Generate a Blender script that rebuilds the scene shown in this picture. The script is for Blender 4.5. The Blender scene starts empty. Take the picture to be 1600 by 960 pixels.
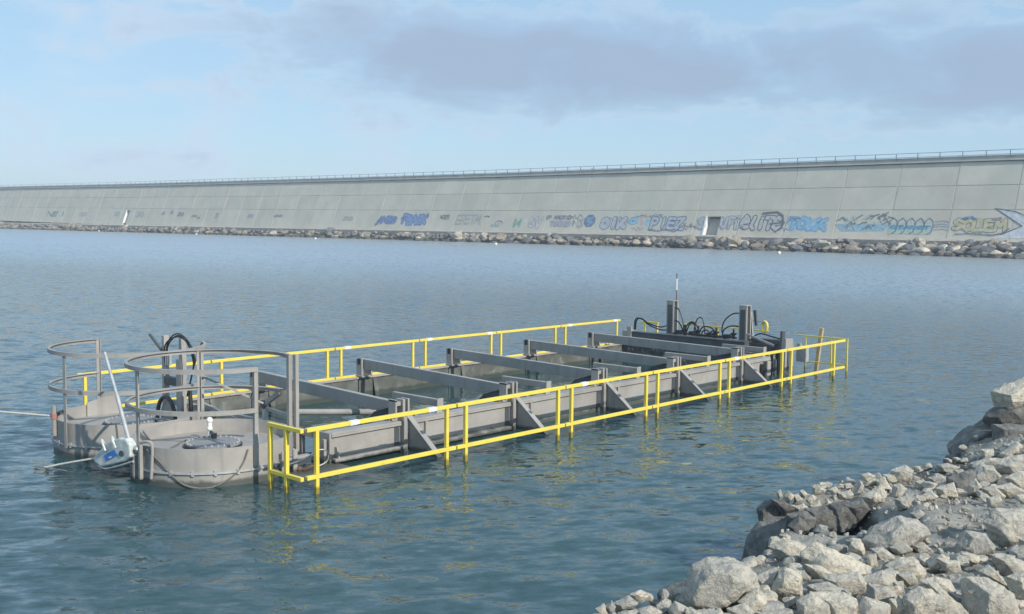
import bpy, bmesh, math, random
import numpy as np
from mathutils import Vector, Matrix, noise as mnoise

random.seed(7); np.random.seed(7)
scene = bpy.context.scene
col = scene.collection

# ------------------------------------------------------------------ camera
CAM = Vector((-7.028, -9.380, 3.0))
cam_d = bpy.data.cameras.new('camera'); cam = bpy.data.objects.new('camera', cam_d); col.objects.link(cam)
cam_d.sensor_width = 36.0; cam_d.lens = 37.485; cam_d.clip_start = .1; cam_d.clip_end = 12000
rx, ry, rz = Vector((0.67857348, -0.73447838, 0.00891856)), Vector((0.05233328, 0.06045376, 0.99679816)), Vector((-0.73266586, -0.67593406, 0.07945998))
cam.matrix_world = Matrix(((rx.x, ry.x, rz.x, CAM.x), (rx.y, ry.y, rz.y, CAM.y), (rx.z, ry.z, rz.z, CAM.z), (0, 0, 0, 1)))
scene.camera = cam
FWD = Vector((0.7350, 0.6781, 0)).normalized(); RGT = Vector((FWD.y, -FWD.x, 0))

# ------------------------------------------------------------------ light
SUN = Vector((-.06, -.84, .53)).normalized()
sun_d = bpy.data.lights.new('sun', 'SUN'); sun = bpy.data.objects.new('sun', sun_d); col.objects.link(sun)
sun_d.energy = 3.6; sun_d.angle = math.radians(.55); sun_d.color = (1.0, .93, .82)
sun.rotation_euler = SUN.to_track_quat('Z', 'Y').to_euler()
scene.view_settings.view_transform = 'Standard'; scene.view_settings.look = 'None'
scene.view_settings.exposure = 0.25; scene.view_settings.gamma = 1.0; scene.view_settings.use_curve_mapping = False
scene.cycles.max_bounces = 8; scene.cycles.glossy_bounces = 3; scene.cycles.transparent_max_bounces = 8
scene.cycles.caustics_reflective = False; scene.cycles.caustics_refractive = False

# ------------------------------------------------------------------ sky with a lavender cloud bank
class NT:
    """small node-tree writer"""
    def __init__(s, tree): s.t = tree; s.n = tree.nodes; s.l = tree.links
    def new(s, typ, **kw):
        nd = s.n.new(typ)
        for k, v in kw.items():
            if k == 'ins':
                for kk, vv in v.items():
                    if isinstance(vv, bpy.types.NodeSocket): s.l.new(vv, nd.inputs[kk])
                    else: nd.inputs[kk].default_value = vv
            else: setattr(nd, k, v)
        return nd
    def math(s, op, a, b=0.0, c=None, clamp=False):
        nd = s.n.new('ShaderNodeMath'); nd.operation = op; nd.use_clamp = clamp
        for i, v in enumerate((a, b, c)):
            if v is None: continue
            if isinstance(v, bpy.types.NodeSocket): s.l.new(v, nd.inputs[i])
            else: nd.inputs[i].default_value = v
        return nd.outputs[0]
    def ss(s, v, lo, hi):
        nd = s.n.new('ShaderNodeMapRange'); nd.interpolation_type = 'SMOOTHSTEP'
        s.l.new(v, nd.inputs[0]); nd.inputs[1].default_value = lo; nd.inputs[2].default_value = hi
        return nd.outputs[0]
    def mix(s, f, a, b, blend='MIX'):
        nd = s.n.new('ShaderNodeMix'); nd.data_type = 'RGBA'; nd.blend_type = blend
        for i, v in ((0, f), (6, a), (7, b)):
            if isinstance(v, bpy.types.NodeSocket): s.l.new(v, nd.inputs[i])
            elif i == 0: nd.inputs[0].default_value = v
            else: nd.inputs[i].default_value = (*v, 1)
        return nd.outputs[2]
    def noise(s, vec, scale, detail=4, rough=.55, dist=0.0):
        nd = s.n.new('ShaderNodeTexNoise'); s.l.new(vec, nd.inputs['Vector'])
        nd.inputs['Scale'].default_value = scale; nd.inputs['Detail'].default_value = detail
        nd.inputs['Roughness'].default_value = rough; nd.inputs['Distortion'].default_value = dist
        return nd.outputs[0]
    def mapping(s, vec, scale=(1, 1, 1), loc=(0, 0, 0), rot=(0, 0, 0)):
        nd = s.n.new('ShaderNodeMapping'); s.l.new(vec, nd.inputs[0])
        nd.inputs['Scale'].default_value = scale; nd.inputs['Location'].default_value = loc; nd.inputs['Rotation'].default_value = rot
        return nd.outputs[0]

world = bpy.data.worlds.new('World'); scene.world = world; world.use_nodes = True
w = NT(world.node_tree); w.n.clear()
sky = w.new('ShaderNodeTexSky', sky_type='NISHITA'); sky.sun_disc = False
sky.sun_elevation = math.asin(SUN.z); sky.sun_rotation = math.atan2(SUN.x, SUN.y)
sky.altitude = 0; sky.air_density = 1.0; sky.dust_density = .7; sky.ozone_density = 1.6
gen = w.new('ShaderNodeTexCoord').outputs['Generated']
def dotv(vec):
    nd = w.new('ShaderNodeVectorMath', operation='DOT_PRODUCT'); w.l.new(gen, nd.inputs[0]); nd.inputs[1].default_value = vec
    return nd.outputs['Value']
du, dw, de = dotv(RGT), dotv(FWD), dotv((0, 0, 1))
cvec = w.mapping(gen, (1, 1, 3.0))
n1 = w.noise(cvec, 3.1, 8, .55, .35); n2 = w.noise(w.mapping(gen, (1, 1, 2.4), loc=(3, 1, 2)), 9, 8, .62, .4)
# a broad bank of grey lavender cloud low over the sea, thinning to the left
e1 = w.math('DIVIDE', w.math('SUBTRACT', de, w.math('ADD', .142, w.math('MULTIPLY', du, -.03))), .060)
band = w.math('POWER', 2.718, w.math('MULTIPLY', w.math('MULTIPLY', e1, e1), -1))
band = w.math('MULTIPLY', band, w.ss(du, -.46, .06))
band = w.math('MULTIPLY', band, w.ss(dw, -.2, .4))
rag = w.math('ADD', w.math('MULTIPLY', w.math('SUBTRACT', n1, .5), 1.5), w.math('MULTIPLY', w.math('SUBTRACT', n2, .5), 1.9))
bank = w.ss(w.math('ADD', band, rag), .14, 1.12)
veil = w.ss(w.math('ADD', w.math('MULTIPLY', n1, .4), w.math('MULTIPLY', n2, .6)), .46, .62)
skyc = w.mix(.62, sky.outputs[0], (3.75, 5.95, 8.2))
skyc = w.mix(w.math('MULTIPLY', veil, .7), skyc, (5.2, 6.4, 7.8))
rim = w.math('MULTIPLY', w.ss(bank, .02, .16), w.math('SUBTRACT', 1.0, w.ss(bank, .16, .5)))
skyc = w.mix(w.math('MULTIPLY', rim, .26), skyc, (5.9, 6.9, 8.0))     # brighter ragged edges
skyc = w.mix(w.math('MULTIPLY', bank, .92), skyc, (3.05, 4.05, 5.6))
bg = w.new('ShaderNodeBackground', ins={'Color': skyc, 'Strength': .1})
w.l.new(bg.outputs[0], w.new('ShaderNodeOutputWorld').inputs[0])

# ------------------------------------------------------------------ materials
def mat(name, base, rough=.6, metal=0.0, var=.15, vscale=3.0, bump=0.0, bscale=30.0, spots=None, wet=None, obj_rand=0.0, streak=0.0, spec=.5):
    """painted / stone / rubber surface: colour with blotches, grain, optional stains"""
    m = bpy.data.materials.new(name); m.use_nodes = True
    t = NT(m.node_tree); t.n.clear()
    tc = t.new('ShaderNodeTexCoord').outputs['Object']
    geo = t.new('ShaderNodeNewGeometry')
    pos = geo.outputs['Position']
    n = t.noise(pos, vscale, 6, .6)
    c = t.mix(t.ss(n, .3, .7), tuple(x * (1 - var) for x in base), tuple(min(1, x * (1 + var)) for x in base))
    if obj_rand:
        r = t.new('ShaderNodeObjectInfo').outputs['Random']
        c = t.mix(1.0, c, t.mix(r, (1 - obj_rand,) * 3, (1 + obj_rand * .5, 1 + obj_rand * .47, 1 + obj_rand * .4)), 'MULTIPLY')
    if streak:
        sv = t.noise(t.mapping(pos, (5, 5, .35)), 1.6, 5, .6)
        c = t.mix(t.math('MULTIPLY', t.ss(sv, .5, .75), streak), c, tuple(x * .55 for x in base))
    if spots:
        sc, thr, cc, amt = spots
        sn = t.noise(pos, sc, 5, .65)
        c = t.mix(t.math('MULTIPLY', t.ss(sn, thr, thr + .12), amt), c, cc)
    rgh = rough
    if wet:                                                    # weed and wet film just above the water
        zt, wc = wet
        z = t.new('ShaderNodeSeparateXYZ', ins={0: pos}).outputs[2]
        zz = t.math('SUBTRACT', z, t.math('MULTIPLY', t.noise(pos, 7, 4), .10))
        f = t.math('SUBTRACT', 1.0, t.ss(zz, zt - .05, zt))
        c = t.mix(t.math('MULTIPLY', f, .85), c, wc)
    p = t.new('ShaderNodeBsdfPrincipled', ins={'Base Color': c, 'Roughness': rgh, 'Metallic': metal, 'Specular IOR Level': spec})
    if bump:
        b = t.new('ShaderNodeBump', ins={'Strength': bump, 'Distance': .02, 'Height': t.noise(pos, bscale, 6, .65)})
        t.l.new(b.outputs[0], p.inputs['Normal'])
    t.l.new(p.outputs[0], t.new('ShaderNodeOutputMaterial').inputs[0])
    return m

M = {}
WET = (.040, (.045, .055, .045))
M['grey'] = mat('grey_paint', (.348, .333, .312), .5, var=.12, vscale=2.2, bump=.10, bscale=50, streak=.4, spots=(7, .60, (.42, .41, .39), .45), wet=WET)
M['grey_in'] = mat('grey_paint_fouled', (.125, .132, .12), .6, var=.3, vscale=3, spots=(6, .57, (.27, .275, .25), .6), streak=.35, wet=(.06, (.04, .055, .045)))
M['fouled'] = mat('barnacled_steel', (.10, .105, .10), .8, var=.4, vscale=9, spots=(11, .55, (.42, .42, .39), .8), bump=.5, bscale=40)
M['dark'] = mat('dark_steel', (.075, .085, .095), .45, var=.2)
M['yellow'] = mat('yellow_paint', (.82, .65, .10), .45, var=.06, vscale=4, spots=(9, .62, (.45, .30, .06), .5), wet=(.06, (.20, .16, .03)))
M['tape'] = mat('white_tape', (.78, .78, .76), .6, var=.05)
M['black'] = mat('black_rubber', (.02, .021, .023), .45, var=.2)
M['galv'] = mat('galvanised_steel', (.50, .51, .51), .4, .35, var=.12, vscale=12)
M['kick'] = mat('weedy_kick_board', (.60, .55, .22), .7, var=.3, vscale=6)
M['white'] = mat('white_paint', (.8, .8, .78), .5, var=.05)
M['rope'] = mat('pale_rope', (.62, .60, .54), .9, var=.15, vscale=40)
M['rope_dark'] = mat('dark_rope', (.17, .165, .15), .9, var=.2, vscale=40)
M['lid'] = mat('lid_rubber', (.25, .25, .25), .55, var=.15, vscale=6, spots=(14, .6, (.3, .3, .29), .4))
M['blue'] = mat('blue_label', (.05, .22, .62), .5, var=.1)
M['red'] = mat('red_cord', (.46, .22, .18), .8, var=.15)
M['wood'] = mat('weathered_wood', (.52, .40, .22), .8, var=.25, vscale=8)
M['rust'] = mat('rusty_iron', (.14, .085, .06), .85, var=.3, vscale=15)
M['concrete'] = mat('wall_concrete', (.62, .58, .485), .9, var=.07, vscale=.35, bump=.15, bscale=5, streak=.24, spots=(.16, .5, (.55, .54, .465), .6), obj_rand=.06, spec=.2)
M['mortar'] = mat('joint_mortar', (.645, .61, .53), .9, var=.08, vscale=2, spec=.2)
M['parapet'] = mat('parapet_concrete', (.42, .42, .385), .9, var=.1, vscale=.6, streak=.15, spec=.2)
M['gap'] = mat('joint_shadow_stone', (.09, .088, .085), .95, var=.2, spec=.2)
M['footing'] = mat('footing_concrete', (.40, .37, .335), .95, var=.2, vscale=1.2, bump=.4, bscale=4, spec=.2)
M['rail'] = mat('blue_grey_rail', (.25, .29, .34), .5)
M['armour'] = mat('armour_limestone', (.44, .395, .335), .95, var=.26, vscale=1.4, bump=.5, bscale=6, obj_rand=.45, wet=(.38, (.10, .095, .085)), spec=.2)
M['armour_dark'] = mat('dark_armour_stone', (.15, .155, .165), .8, var=.35, vscale=1.2, bump=.5, bscale=6, obj_rand=.3)  # armour stone in a darker bluish grey
def rock_mat(name, tones, seed):
    """broken limestone: pale fresh faces, grey weathered skin, dark seams and grit"""
    m = bpy.data.materials.new(name); m.use_nodes = True; t = NT(m.node_tree); t.n.clear()
    pos = t.new('ShaderNodeNewGeometry').outputs['Position']; rnd = t.new('ShaderNodeObjectInfo').outputs['Random']
    off = t.new('ShaderNodeVectorMath', operation='ADD', ins={0: pos, 1: (seed, seed, 0)}).outputs[0]
    c = t.mix(t.ss(t.noise(off, 6, 6, .6, .4), .38, .62), tones[0], tones[1])
    c = t.mix(t.math('MULTIPLY', t.ss(t.noise(off, 15, 7, .65, .8), .50, .62), .65), c, tones[2])
    seam = t.math('ABSOLUTE', t.math('SUBTRACT', t.noise(t.mapping(off, (1, 1, 1.8)), 7, 5, .6, 1.2), .5))
    c = t.mix(t.math('MULTIPLY', t.math('SUBTRACT', 1.0, t.ss(seam, .0, .012)), .4), c, tones[3])
    c = t.mix(t.math('MULTIPLY', t.ss(t.noise(off, 70, 4, .7), .56, .66), .4), c, tones[3])
    c = t.mix(1.0, c, t.mix(rnd, (.80, .82, .84), (1.12, 1.09, 1.03)), 'MULTIPLY')
    p = t.new('ShaderNodeBsdfPrincipled', ins={'Base Color': c, 'Roughness': .95, 'Specular IOR Level': .2})
    h = t.math('ADD', t.noise(off, 28, 8, .68, .3), t.math('MULTIPLY', t.ss(seam, .0, .02), .10))
    bb = t.new('ShaderNodeBump', ins={'Strength': 1.0, 'Distance': .028, 'Height': h}); t.l.new(bb.outputs[0], p.inputs['Normal'])
    t.l.new(p.outputs[0], t.new('ShaderNodeOutputMaterial').inputs[0]); return m
M['rock'] = rock_mat('quarry_limestone', ((.63, .585, .495), (.54, .515, .455), (.40, .39, .36), (.27, .26, .24)), 3)
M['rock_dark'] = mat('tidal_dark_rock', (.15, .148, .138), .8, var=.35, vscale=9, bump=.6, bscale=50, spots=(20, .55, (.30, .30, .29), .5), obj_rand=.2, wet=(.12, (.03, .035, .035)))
M['bank'] = mat('quarry_dust', (.29, .28, .25), .97, var=.3, vscale=7, bump=.8, bscale=45, wet=(.66, (.055, .058, .052)), spec=.2)
M['buoy'] = mat('pale_buoy_plastic', (.85, .82, .70), .4)
M['seabed'] = mat('murky_seabed', (.012, .035, .04), .95, spec=0)

# ------------------------------------------------------------------ mesh helpers
def tag(o, label=None, cat=None, group=None, kind=None):
    if label: o['label'] = label
    if cat: o['category'] = cat
    if group: o['group'] = group
    if kind: o['kind'] = kind
    return o
def empty(name, loc=(0, 0, 0)):
    o = bpy.data.objects.new(name, None); col.objects.link(o); o.location = loc; o.empty_display_size = .2
    return o
class MB:
    """collects boxes, bars and tubes in world metres; build() makes ONE object of them"""
    def __init__(s): s.v = []; s.f = []
    def add(s, vs, fs):
        b = len(s.v); s.v += [tuple(v) for v in vs]; s.f += [tuple(i + b for i in f) for f in fs]; return s
    BF = [(0, 3, 2, 1), (4, 5, 6, 7), (0, 1, 5, 4), (1, 2, 6, 5), (2, 3, 7, 6), (3, 0, 4, 7)]
    def box(s, x0, x1, y0, y1, z0, z1):
        return s.add([(x0, y0, z0), (x1, y0, z0), (x1, y1, z0), (x0, y1, z0), (x0, y0, z1), (x1, y0, z1), (x1, y1, z1), (x0, y1, z1)], MB.BF)
    def bar(s, p0, p1, w, h, up=(0, 0, 1)):
        p0, p1 = Vector(p0), Vector(p1); d = (p1 - p0).normalized(); u = Vector(up)
        if abs(d.dot(u)) > .98: u = Vector((0, 1, 0))
        r = d.cross(u).normalized() * (w / 2); u = r.cross(d).normalized() * (h / 2)
        c = [(-1, -1), (1, -1), (1, 1), (-1, 1)]
        return s.add([p0 + r * a + u * b for a, b in c] + [p1 + r * a + u * b for a, b in c], MB.BF)
    def prism(s, pts, off):
        n = len(pts); off = Vector(off); a = [Vector(p) for p in pts]
        return s.add(a + [p + off for p in a], [tuple(range(n))[::-1], tuple(range(n, 2 * n))] + [(i, (i + 1) % n, n + (i + 1) % n, n + i) for i in range(n)])
    def cyl(s, c, r, z0, z1, n=32, r1=None):
        r1 = r if r1 is None else r1
        a = [(c[0] + r * math.cos(2 * math.pi * i / n), c[1] + r * math.sin(2 * math.pi * i / n), z0) for i in range(n)]
        b = [(c[0] + r1 * math.cos(2 * math.pi * i / n), c[1] + r1 * math.sin(2 * math.pi * i / n), z1) for i in range(n)]
        return s.add(a + b, [tuple(range(n))[::-1], tuple(range(n, 2 * n))] + [(i, (i + 1) % n, n + (i + 1) % n, n + i) for i in range(n)])
    def arc(s, c, r0, r1, z0, z1, a0=0, a1=360, n=48):
        """bent flat bar: annulus sector between radii r0 and r1"""
        full = abs(a1 - a0) >= 360; k = n if full else n + 1; vs = []; fs = []
        for i in range(k):
            a = math.radians(a0 + (a1 - a0) * i / n); x, y = math.cos(a), math.sin(a)
            vs += [(c[0] + r0 * x, c[1] + r0 * y, z0), (c[0] + r1 * x, c[1] + r1 * y, z0), (c[0] + r1 * x, c[1] + r1 * y, z1), (c[0] + r0 * x, c[1] + r0 * y, z1)]
        for i in range(n):
            a = i * 4; b = ((i + 1) % k) * 4
            for j in range(4): fs.append((a + j, b + j, b + (j + 1) % 4, a + (j + 1) % 4))
        if not full: fs += [(0, 1, 2, 3), tuple((k - 1) * 4 + j for j in (3, 2, 1, 0))]
        return s.add(vs, fs)
    def tube(s, pts, r, n=8, smooth_steps=6, closed=False):
        P = [Vector(p) for p in pts]
        if smooth_steps > 1 and len(P) > 2:
            Q = []; m = len(P)
            for i in range(m - 1):
                p0, p1, p2, p3 = P[max(i - 1, 0)], P[i], P[i + 1], P[min(i + 2, m - 1)]
                for k in range(smooth_steps):
                    t = k / smooth_steps
                    Q.append(.5 * ((2 * p1) + (p2 - p0) * t + (2 * p0 - 5 * p1 + 4 * p2 - p3) * t * t + (3 * p1 - p0 - 3 * p2 + p3) * t ** 3))
            P = Q + [P[-1]]
        vs = []; fs = []; m = len(P); prev = None
        for i, p in enumerate(P):
            d = (P[min(i + 1, m - 1)] - P[max(i - 1, 0)]).normalized()
            u = prev if prev is not None else (Vector((0, 0, 1)) if abs(d.z) < .9 else Vector((1, 0, 0)))
            u = (u - d * u.dot(d)).normalized(); prev = u; q = d.cross(u)
            for k in range(n):
                a = 2 * math.pi * k / n; vs.append(p + u * (r * math.cos(a)) + q * (r * math.sin(a)))
        for i in range(m - 1):
            for k in range(n): fs.append((i * n + k, i * n + (k + 1) % n, (i + 1) * n + (k + 1) % n, (i + 1) * n + k))
        fs += [tuple(range(n))[::-1], tuple((m - 1) * n + k for k in range(n))]
        return s.add(vs, fs)
    def ball(s, c, r, n=10, sc=(1, 1, 1)):
        vs = [(c[0], c[1], c[2] - r * sc[2])]; fs = []; m = n // 2
        for i in range(1, m):
            th = math.pi * i / m
            for k in range(n):
                a = 2 * math.pi * k / n
                vs.append((c[0] + r * sc[0] * math.sin(th) * math.cos(a), c[1] + r * sc[1] * math.sin(th) * math.sin(a), c[2] - r * sc[2] * math.cos(th)))
        vs.append((c[0], c[1], c[2] + r * sc[2])); last = len(vs) - 1
        for k in range(n): fs.append((0, 1 + (k + 1) % n, 1 + k)); fs.append((last, 1 + (m - 2) * n + k, 1 + (m - 2) * n + (k + 1) % n))
        for i in range(m - 2):
            for k in range(n): fs.append((1 + i * n + k, 1 + i * n + (k + 1) % n, 1 + (i + 1) * n + (k + 1) % n, 1 + (i + 1) * n + k))
        return s.add(vs, fs)
    def build(s, name, material, parent=None, bevel=0.0, smooth=False, loc=None, normals=True):
        if parent is not None:
            org = Vector(parent.location); q = parent.parent
            while q is not None: org = org + Vector(q.location); q = q.parent
        else: org = Vector(loc) if loc is not None else Vector((0, 0, 0))
        me = bpy.data.meshes.new(name); me.from_pydata([(v[0] - org.x, v[1] - org.y, v[2] - org.z) for v in s.v], [], s.f)
        if normals:
            bm = bmesh.new(); bm.from_mesh(me); bmesh.ops.recalc_face_normals(bm, faces=bm.faces); bm.to_mesh(me); bm.free()
        me.materials.append(material)
        o = bpy.data.objects.new(name, me); col.objects.link(o)
        if parent is not None: o.parent = parent
        else: o.location = org
        if smooth:
            me.shade_smooth(); me.set_sharp_from_angle(angle=math.radians(38))
        if bevel:
            b = o.modifiers.new('edge', 'BEVEL'); b.width = bevel; b.segments = 2; b.limit_method = 'ANGLE'; b.angle_limit = math.radians(50)
        return o
def copy_tree(o, parent=None):
    c = o.copy(); col.objects.link(c); c.parent = parent
    for ch in list(o.children): copy_tree(ch, c)
    return c

# ------------------------------------------------------------------ the sea
def water_mesh():
    ang = np.concatenate([np.linspace(-85, -31, 60)[:-1], np.linspace(-31, 31, 400), np.linspace(31, 85, 60)[1:]])
    rr = [1.2]
    while rr[-1] < 130: rr.append(rr[-1] * 1.0092)
    while rr[-1] < 900: rr.append(rr[-1] * 1.06)
    rr = np.array(rr); A = np.radians(ang)
    u = np.outer(rr, np.sin(A)); v = np.outer(rr, np.cos(A))
    X = CAM.x + RGT.x * u + FWD.x * v; Y = CAM.y + RGT.y * u + FWD.y * v
    Z = np.zeros_like(X); rng = np.random.default_rng(5)
    sp = np.maximum(rr * .0092, rr * (62 / 400) * math.pi / 180)
    head = math.atan2(FWD.y, FWD.x) + math.radians(12)
    for i in range(24):
        lam = 0.28 * (1.058 ** i) * 1.0
        a = head + rng.normal(0, .62); k = 2 * math.pi / lam; ph = rng.uniform(0, 6.28)
        amp = .0027 * lam ** .72
        fade = np.clip((lam / sp - 3) / 4, 0, 1)[:, None]
        # patches of stronger ripple
        g = .75 + .5 * np.sin(X * .21 * math.cos(i) + Y * .17 + i) * np.sin(Y * .13 + X * .05 * i)
        ph2 = k * (X * math.cos(a) + Y * math.sin(a)) + ph
        Z += amp * fade * g * (np.sin(ph2) + .25 * np.cos(2 * ph2))
    inside = 1 / (1 + np.exp(-np.minimum.reduce([X - .7, 12.4 - X, Y - 1.0, 4.75 - Y]) * 9))
    Z *= 1 - .8 * inside
    nr, na = X.shape
    me = bpy.data.meshes.new('sea'); me.vertices.add(nr * na)
    me.vertices.foreach_set('co', np.stack([X, Y, Z], -1).astype(np.float32).ravel())
    i = np.arange(nr - 1)[:, None] * na + np.arange(na - 1)[None, :]
    q = np.stack([i, i + na, i + na + 1, i + 1], -1).reshape(-1, 4)[:, ::-1]
    me.loops.add(q.size); me.polygons.add(len(q))
    me.loops.foreach_set('vertex_index', q.ravel().astype(np.int32))
    me.polygons.foreach_set('loop_start', np.arange(0, q.size, 4, dtype=np.int32))
    me.update(); me.validate(); me.shade_smooth()
    return me
mw = bpy.data.materials.new('sea_water'); mw.use_nodes = True
t = NT(mw.node_tree); t.n.clear()
pos = t.new('ShaderNodeNewGeometry').outputs['Position']
head_ = -math.atan2(FWD.y, FWD.x)
def aniso(stretch, off=0):
    nd = t.new('ShaderNodeMapping', vector_type='TEXTURE', ins={0: pos}); nd.inputs['Rotation'].default_value = (0, 0, -head_ + .12)
    nd.inputs['Scale'].default_value = (1, 1 / stretch, 1); nd.inputs['Location'].default_value = (off, 0, 0)
    return nd.outputs[0]
def slope(scale, stretch, amt, det, off=0):       # small waves the mesh is too coarse for, as tilts of the surface
    nd = t.new('ShaderNodeTexNoise', ins={'Vector': aniso(stretch, off), 'Scale': scale, 'Detail': det, 'Roughness': .62})
    v = t.new('ShaderNodeVectorMath', operation='SUBTRACT', ins={0: nd.outputs['Color'], 1: (.5, .5, .5)})
    return t.new('ShaderNodeVectorMath', operation='MULTIPLY', ins={0: v.outputs[0], 1: (amt, amt, 0)}).outputs[0]
sp_ = t.new('ShaderNodeSeparateXYZ', ins={0: pos})
def inside_(c, lo, hi): return t.math('MULTIPLY', t.ss(c, lo - .3, lo + .2), t.math('SUBTRACT', 1.0, t.ss(c, hi - .2, hi + .3)))
calm = t.math('SUBTRACT', 1.0, t.math('MULTIPLY', t.math('MULTIPLY', inside_(sp_.outputs[0], .7, 12.2), inside_(sp_.outputs[1], .9, 4.8)), .7))
gust = t.math('ADD', .65, t.math('MULTIPLY', t.noise(aniso(.35), .06, 3, .6), .7))
vsum = t.new('ShaderNodeVectorMath', operation='ADD', ins={0: slope(7.5, .42, .74, 4), 1: slope(3.2, .42, .38, 3, 7)}).outputs[0]
vsum = t.new('ShaderNodeVectorMath', operation='SCALE', ins={0: vsum}); t.l.new(t.math('MULTIPLY', calm, gust), vsum.inputs['Scale'])
nsum = t.new('ShaderNodeVectorMath', operation='ADD', ins={0: t.new('ShaderNodeNewGeometry').outputs['Normal'], 1: vsum.outputs[0]})
bmp = t.new('ShaderNodeVectorMath', operation='NORMALIZE', ins={0: nsum.outputs[0]})
open_ = t.ss(sp_.outputs[0], 2, 55)                    # choppier open harbour; its murk is paled to stand in for sky reflection
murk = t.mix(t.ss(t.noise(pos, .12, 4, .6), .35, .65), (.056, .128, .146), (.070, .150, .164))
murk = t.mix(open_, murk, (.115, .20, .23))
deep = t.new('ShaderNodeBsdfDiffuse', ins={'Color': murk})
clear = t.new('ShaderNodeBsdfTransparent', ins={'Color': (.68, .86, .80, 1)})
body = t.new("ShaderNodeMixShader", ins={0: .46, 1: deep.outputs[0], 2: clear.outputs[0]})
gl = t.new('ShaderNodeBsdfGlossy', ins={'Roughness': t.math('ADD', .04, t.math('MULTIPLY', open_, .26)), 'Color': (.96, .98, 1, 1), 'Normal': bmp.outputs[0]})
fr = t.new('ShaderNodeFresnel', ins={'IOR': 1.333, 'Normal': bmp.outputs[0]})
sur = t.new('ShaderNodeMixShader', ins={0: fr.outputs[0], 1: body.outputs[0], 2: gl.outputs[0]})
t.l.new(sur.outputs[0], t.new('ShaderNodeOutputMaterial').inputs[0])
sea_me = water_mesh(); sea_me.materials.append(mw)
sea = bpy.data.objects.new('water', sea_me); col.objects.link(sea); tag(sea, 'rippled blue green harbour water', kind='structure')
bed = MB().box(-950, 950, -950, 950, -3.2, -3.0).build('seabed', M['seabed']); tag(bed, kind='structure')

# ------------------------------------------------------------------ breakwater wall across the harbour
def toe_x(y): return 105 + .035 * (y - 25)
def dz(y):
    tab = [(-80, 0), (100, 0), (126, .1), (165, .3), (219, .6), (256, .9), (297, 1.25), (420, 1.8)]
    for (a, za), (b, zb) in zip(tab, tab[1:]):
        if y <= b: return za + (zb - za) * (y - a) / (b - a)
    return 1.8
AL = Vector((.035, 1, 0)).normalized(); NO = Vector((-1, .035, .38)).normalized(); UP = AL.cross(NO) * -1
if UP.z < 0: UP = -UP
def wall_pt(y, z, out=0.0):
    return Vector((toe_x(y) + .38 * (z - 1.7), y, z)) + NO * out
wall = empty('breakwater_wall', (toe_x(60), 60, 1.7)); tag(wall, 'long sloping grey concrete breakwater wall with graffiti across the far side of the harbour', 'sea wall')
WO = Vector(wall.location)
STEP = 6.36; J0 = 26.53; COLS = range(-6, 52)
ROWS = [(.9, 4.67), (4.71, 7.22), (7.26, 9.68)]
ZS = 1 / UP.z
def slab_mesh(name, w, z0, z1, th, m, holes=None):
    """one concrete panel lying on the slope: s along the wall, heights z0..z1"""
    b = MB(); rects = holes or [(-w / 2, w / 2, z0, z1)]
    for (s0, s1, a, c) in rects:
        q = [AL * s + UP * (z * ZS) for s, z in ((s0, a), (s1, a), (s1, c), (s0, c))]
        b.add(q + [p - NO * th for p in q], [(0, 1, 2, 3), (7, 6, 5, 4), (0, 4, 5, 1), (1, 5, 6, 2), (2, 6, 7, 3), (3, 7, 4, 0)])
    me = bpy.data.meshes.new(name); me.from_pydata(b.v, [], b.f)
    bm = bmesh.new(); bm.from_mesh(me); bmesh.ops.recalc_face_normals(bm, faces=bm.faces); bm.to_mesh(me); bm.free()
    me.materials.append(m); return me
PW = STEP - .15
row_me = [slab_mesh('panel', PW, a - 1.7, b - 1.7, .3, M['concrete']) for a, b in ROWS]
open_me = {}
OPEN = {59.5: None, 0: None}
def openings(yc):
    for (a, b, zt, ident) in ((61.1, 63.12, 3.92, 0), (219.9, 221.6, 4.3, 1)):
        if yc - STEP / 2 < (a + b) / 2 < yc + STEP / 2: return a, b, zt
    return None
mort_me = slab_mesh('joint_mortar', .13, -.8, 7.98, .2, M['mortar'])
for k in COLS:
    yc = J0 + STEP * (k + .5); d = dz(yc)
    base = Vector((toe_x(yc) + .38 * d, yc, 1.7 + d))
    for r, me in enumerate(row_me):
        op = openings(yc) if r == 0 else None
        if op:
            a, b, zt = op[0] - yc, op[1] - yc, op[2] - 1.7
            z0, z1 = ROWS[0][0] - 1.7, ROWS[0][1] - 1.7
            me = slab_mesh('panel', PW, z0, z1, .3, M['concrete'], [(-PW / 2, a, z0, z1), (b, PW / 2, z0, z1), (a, b, zt, z1)])
        o = bpy.data.objects.new('panel', me); col.objects.link(o); o.parent = wall; o.location = base - WO + NO * random.uniform(-.012, .012)
    o = bpy.data.objects.new('joint_mortar', mort_me); col.objects.link(o); o.parent = wall
    yj = J0 + STEP * k; o.location = Vector((toe_x(yj) + .38 * dz(yj), yj, 1.7 + dz(yj))) - WO - NO * .03
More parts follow.
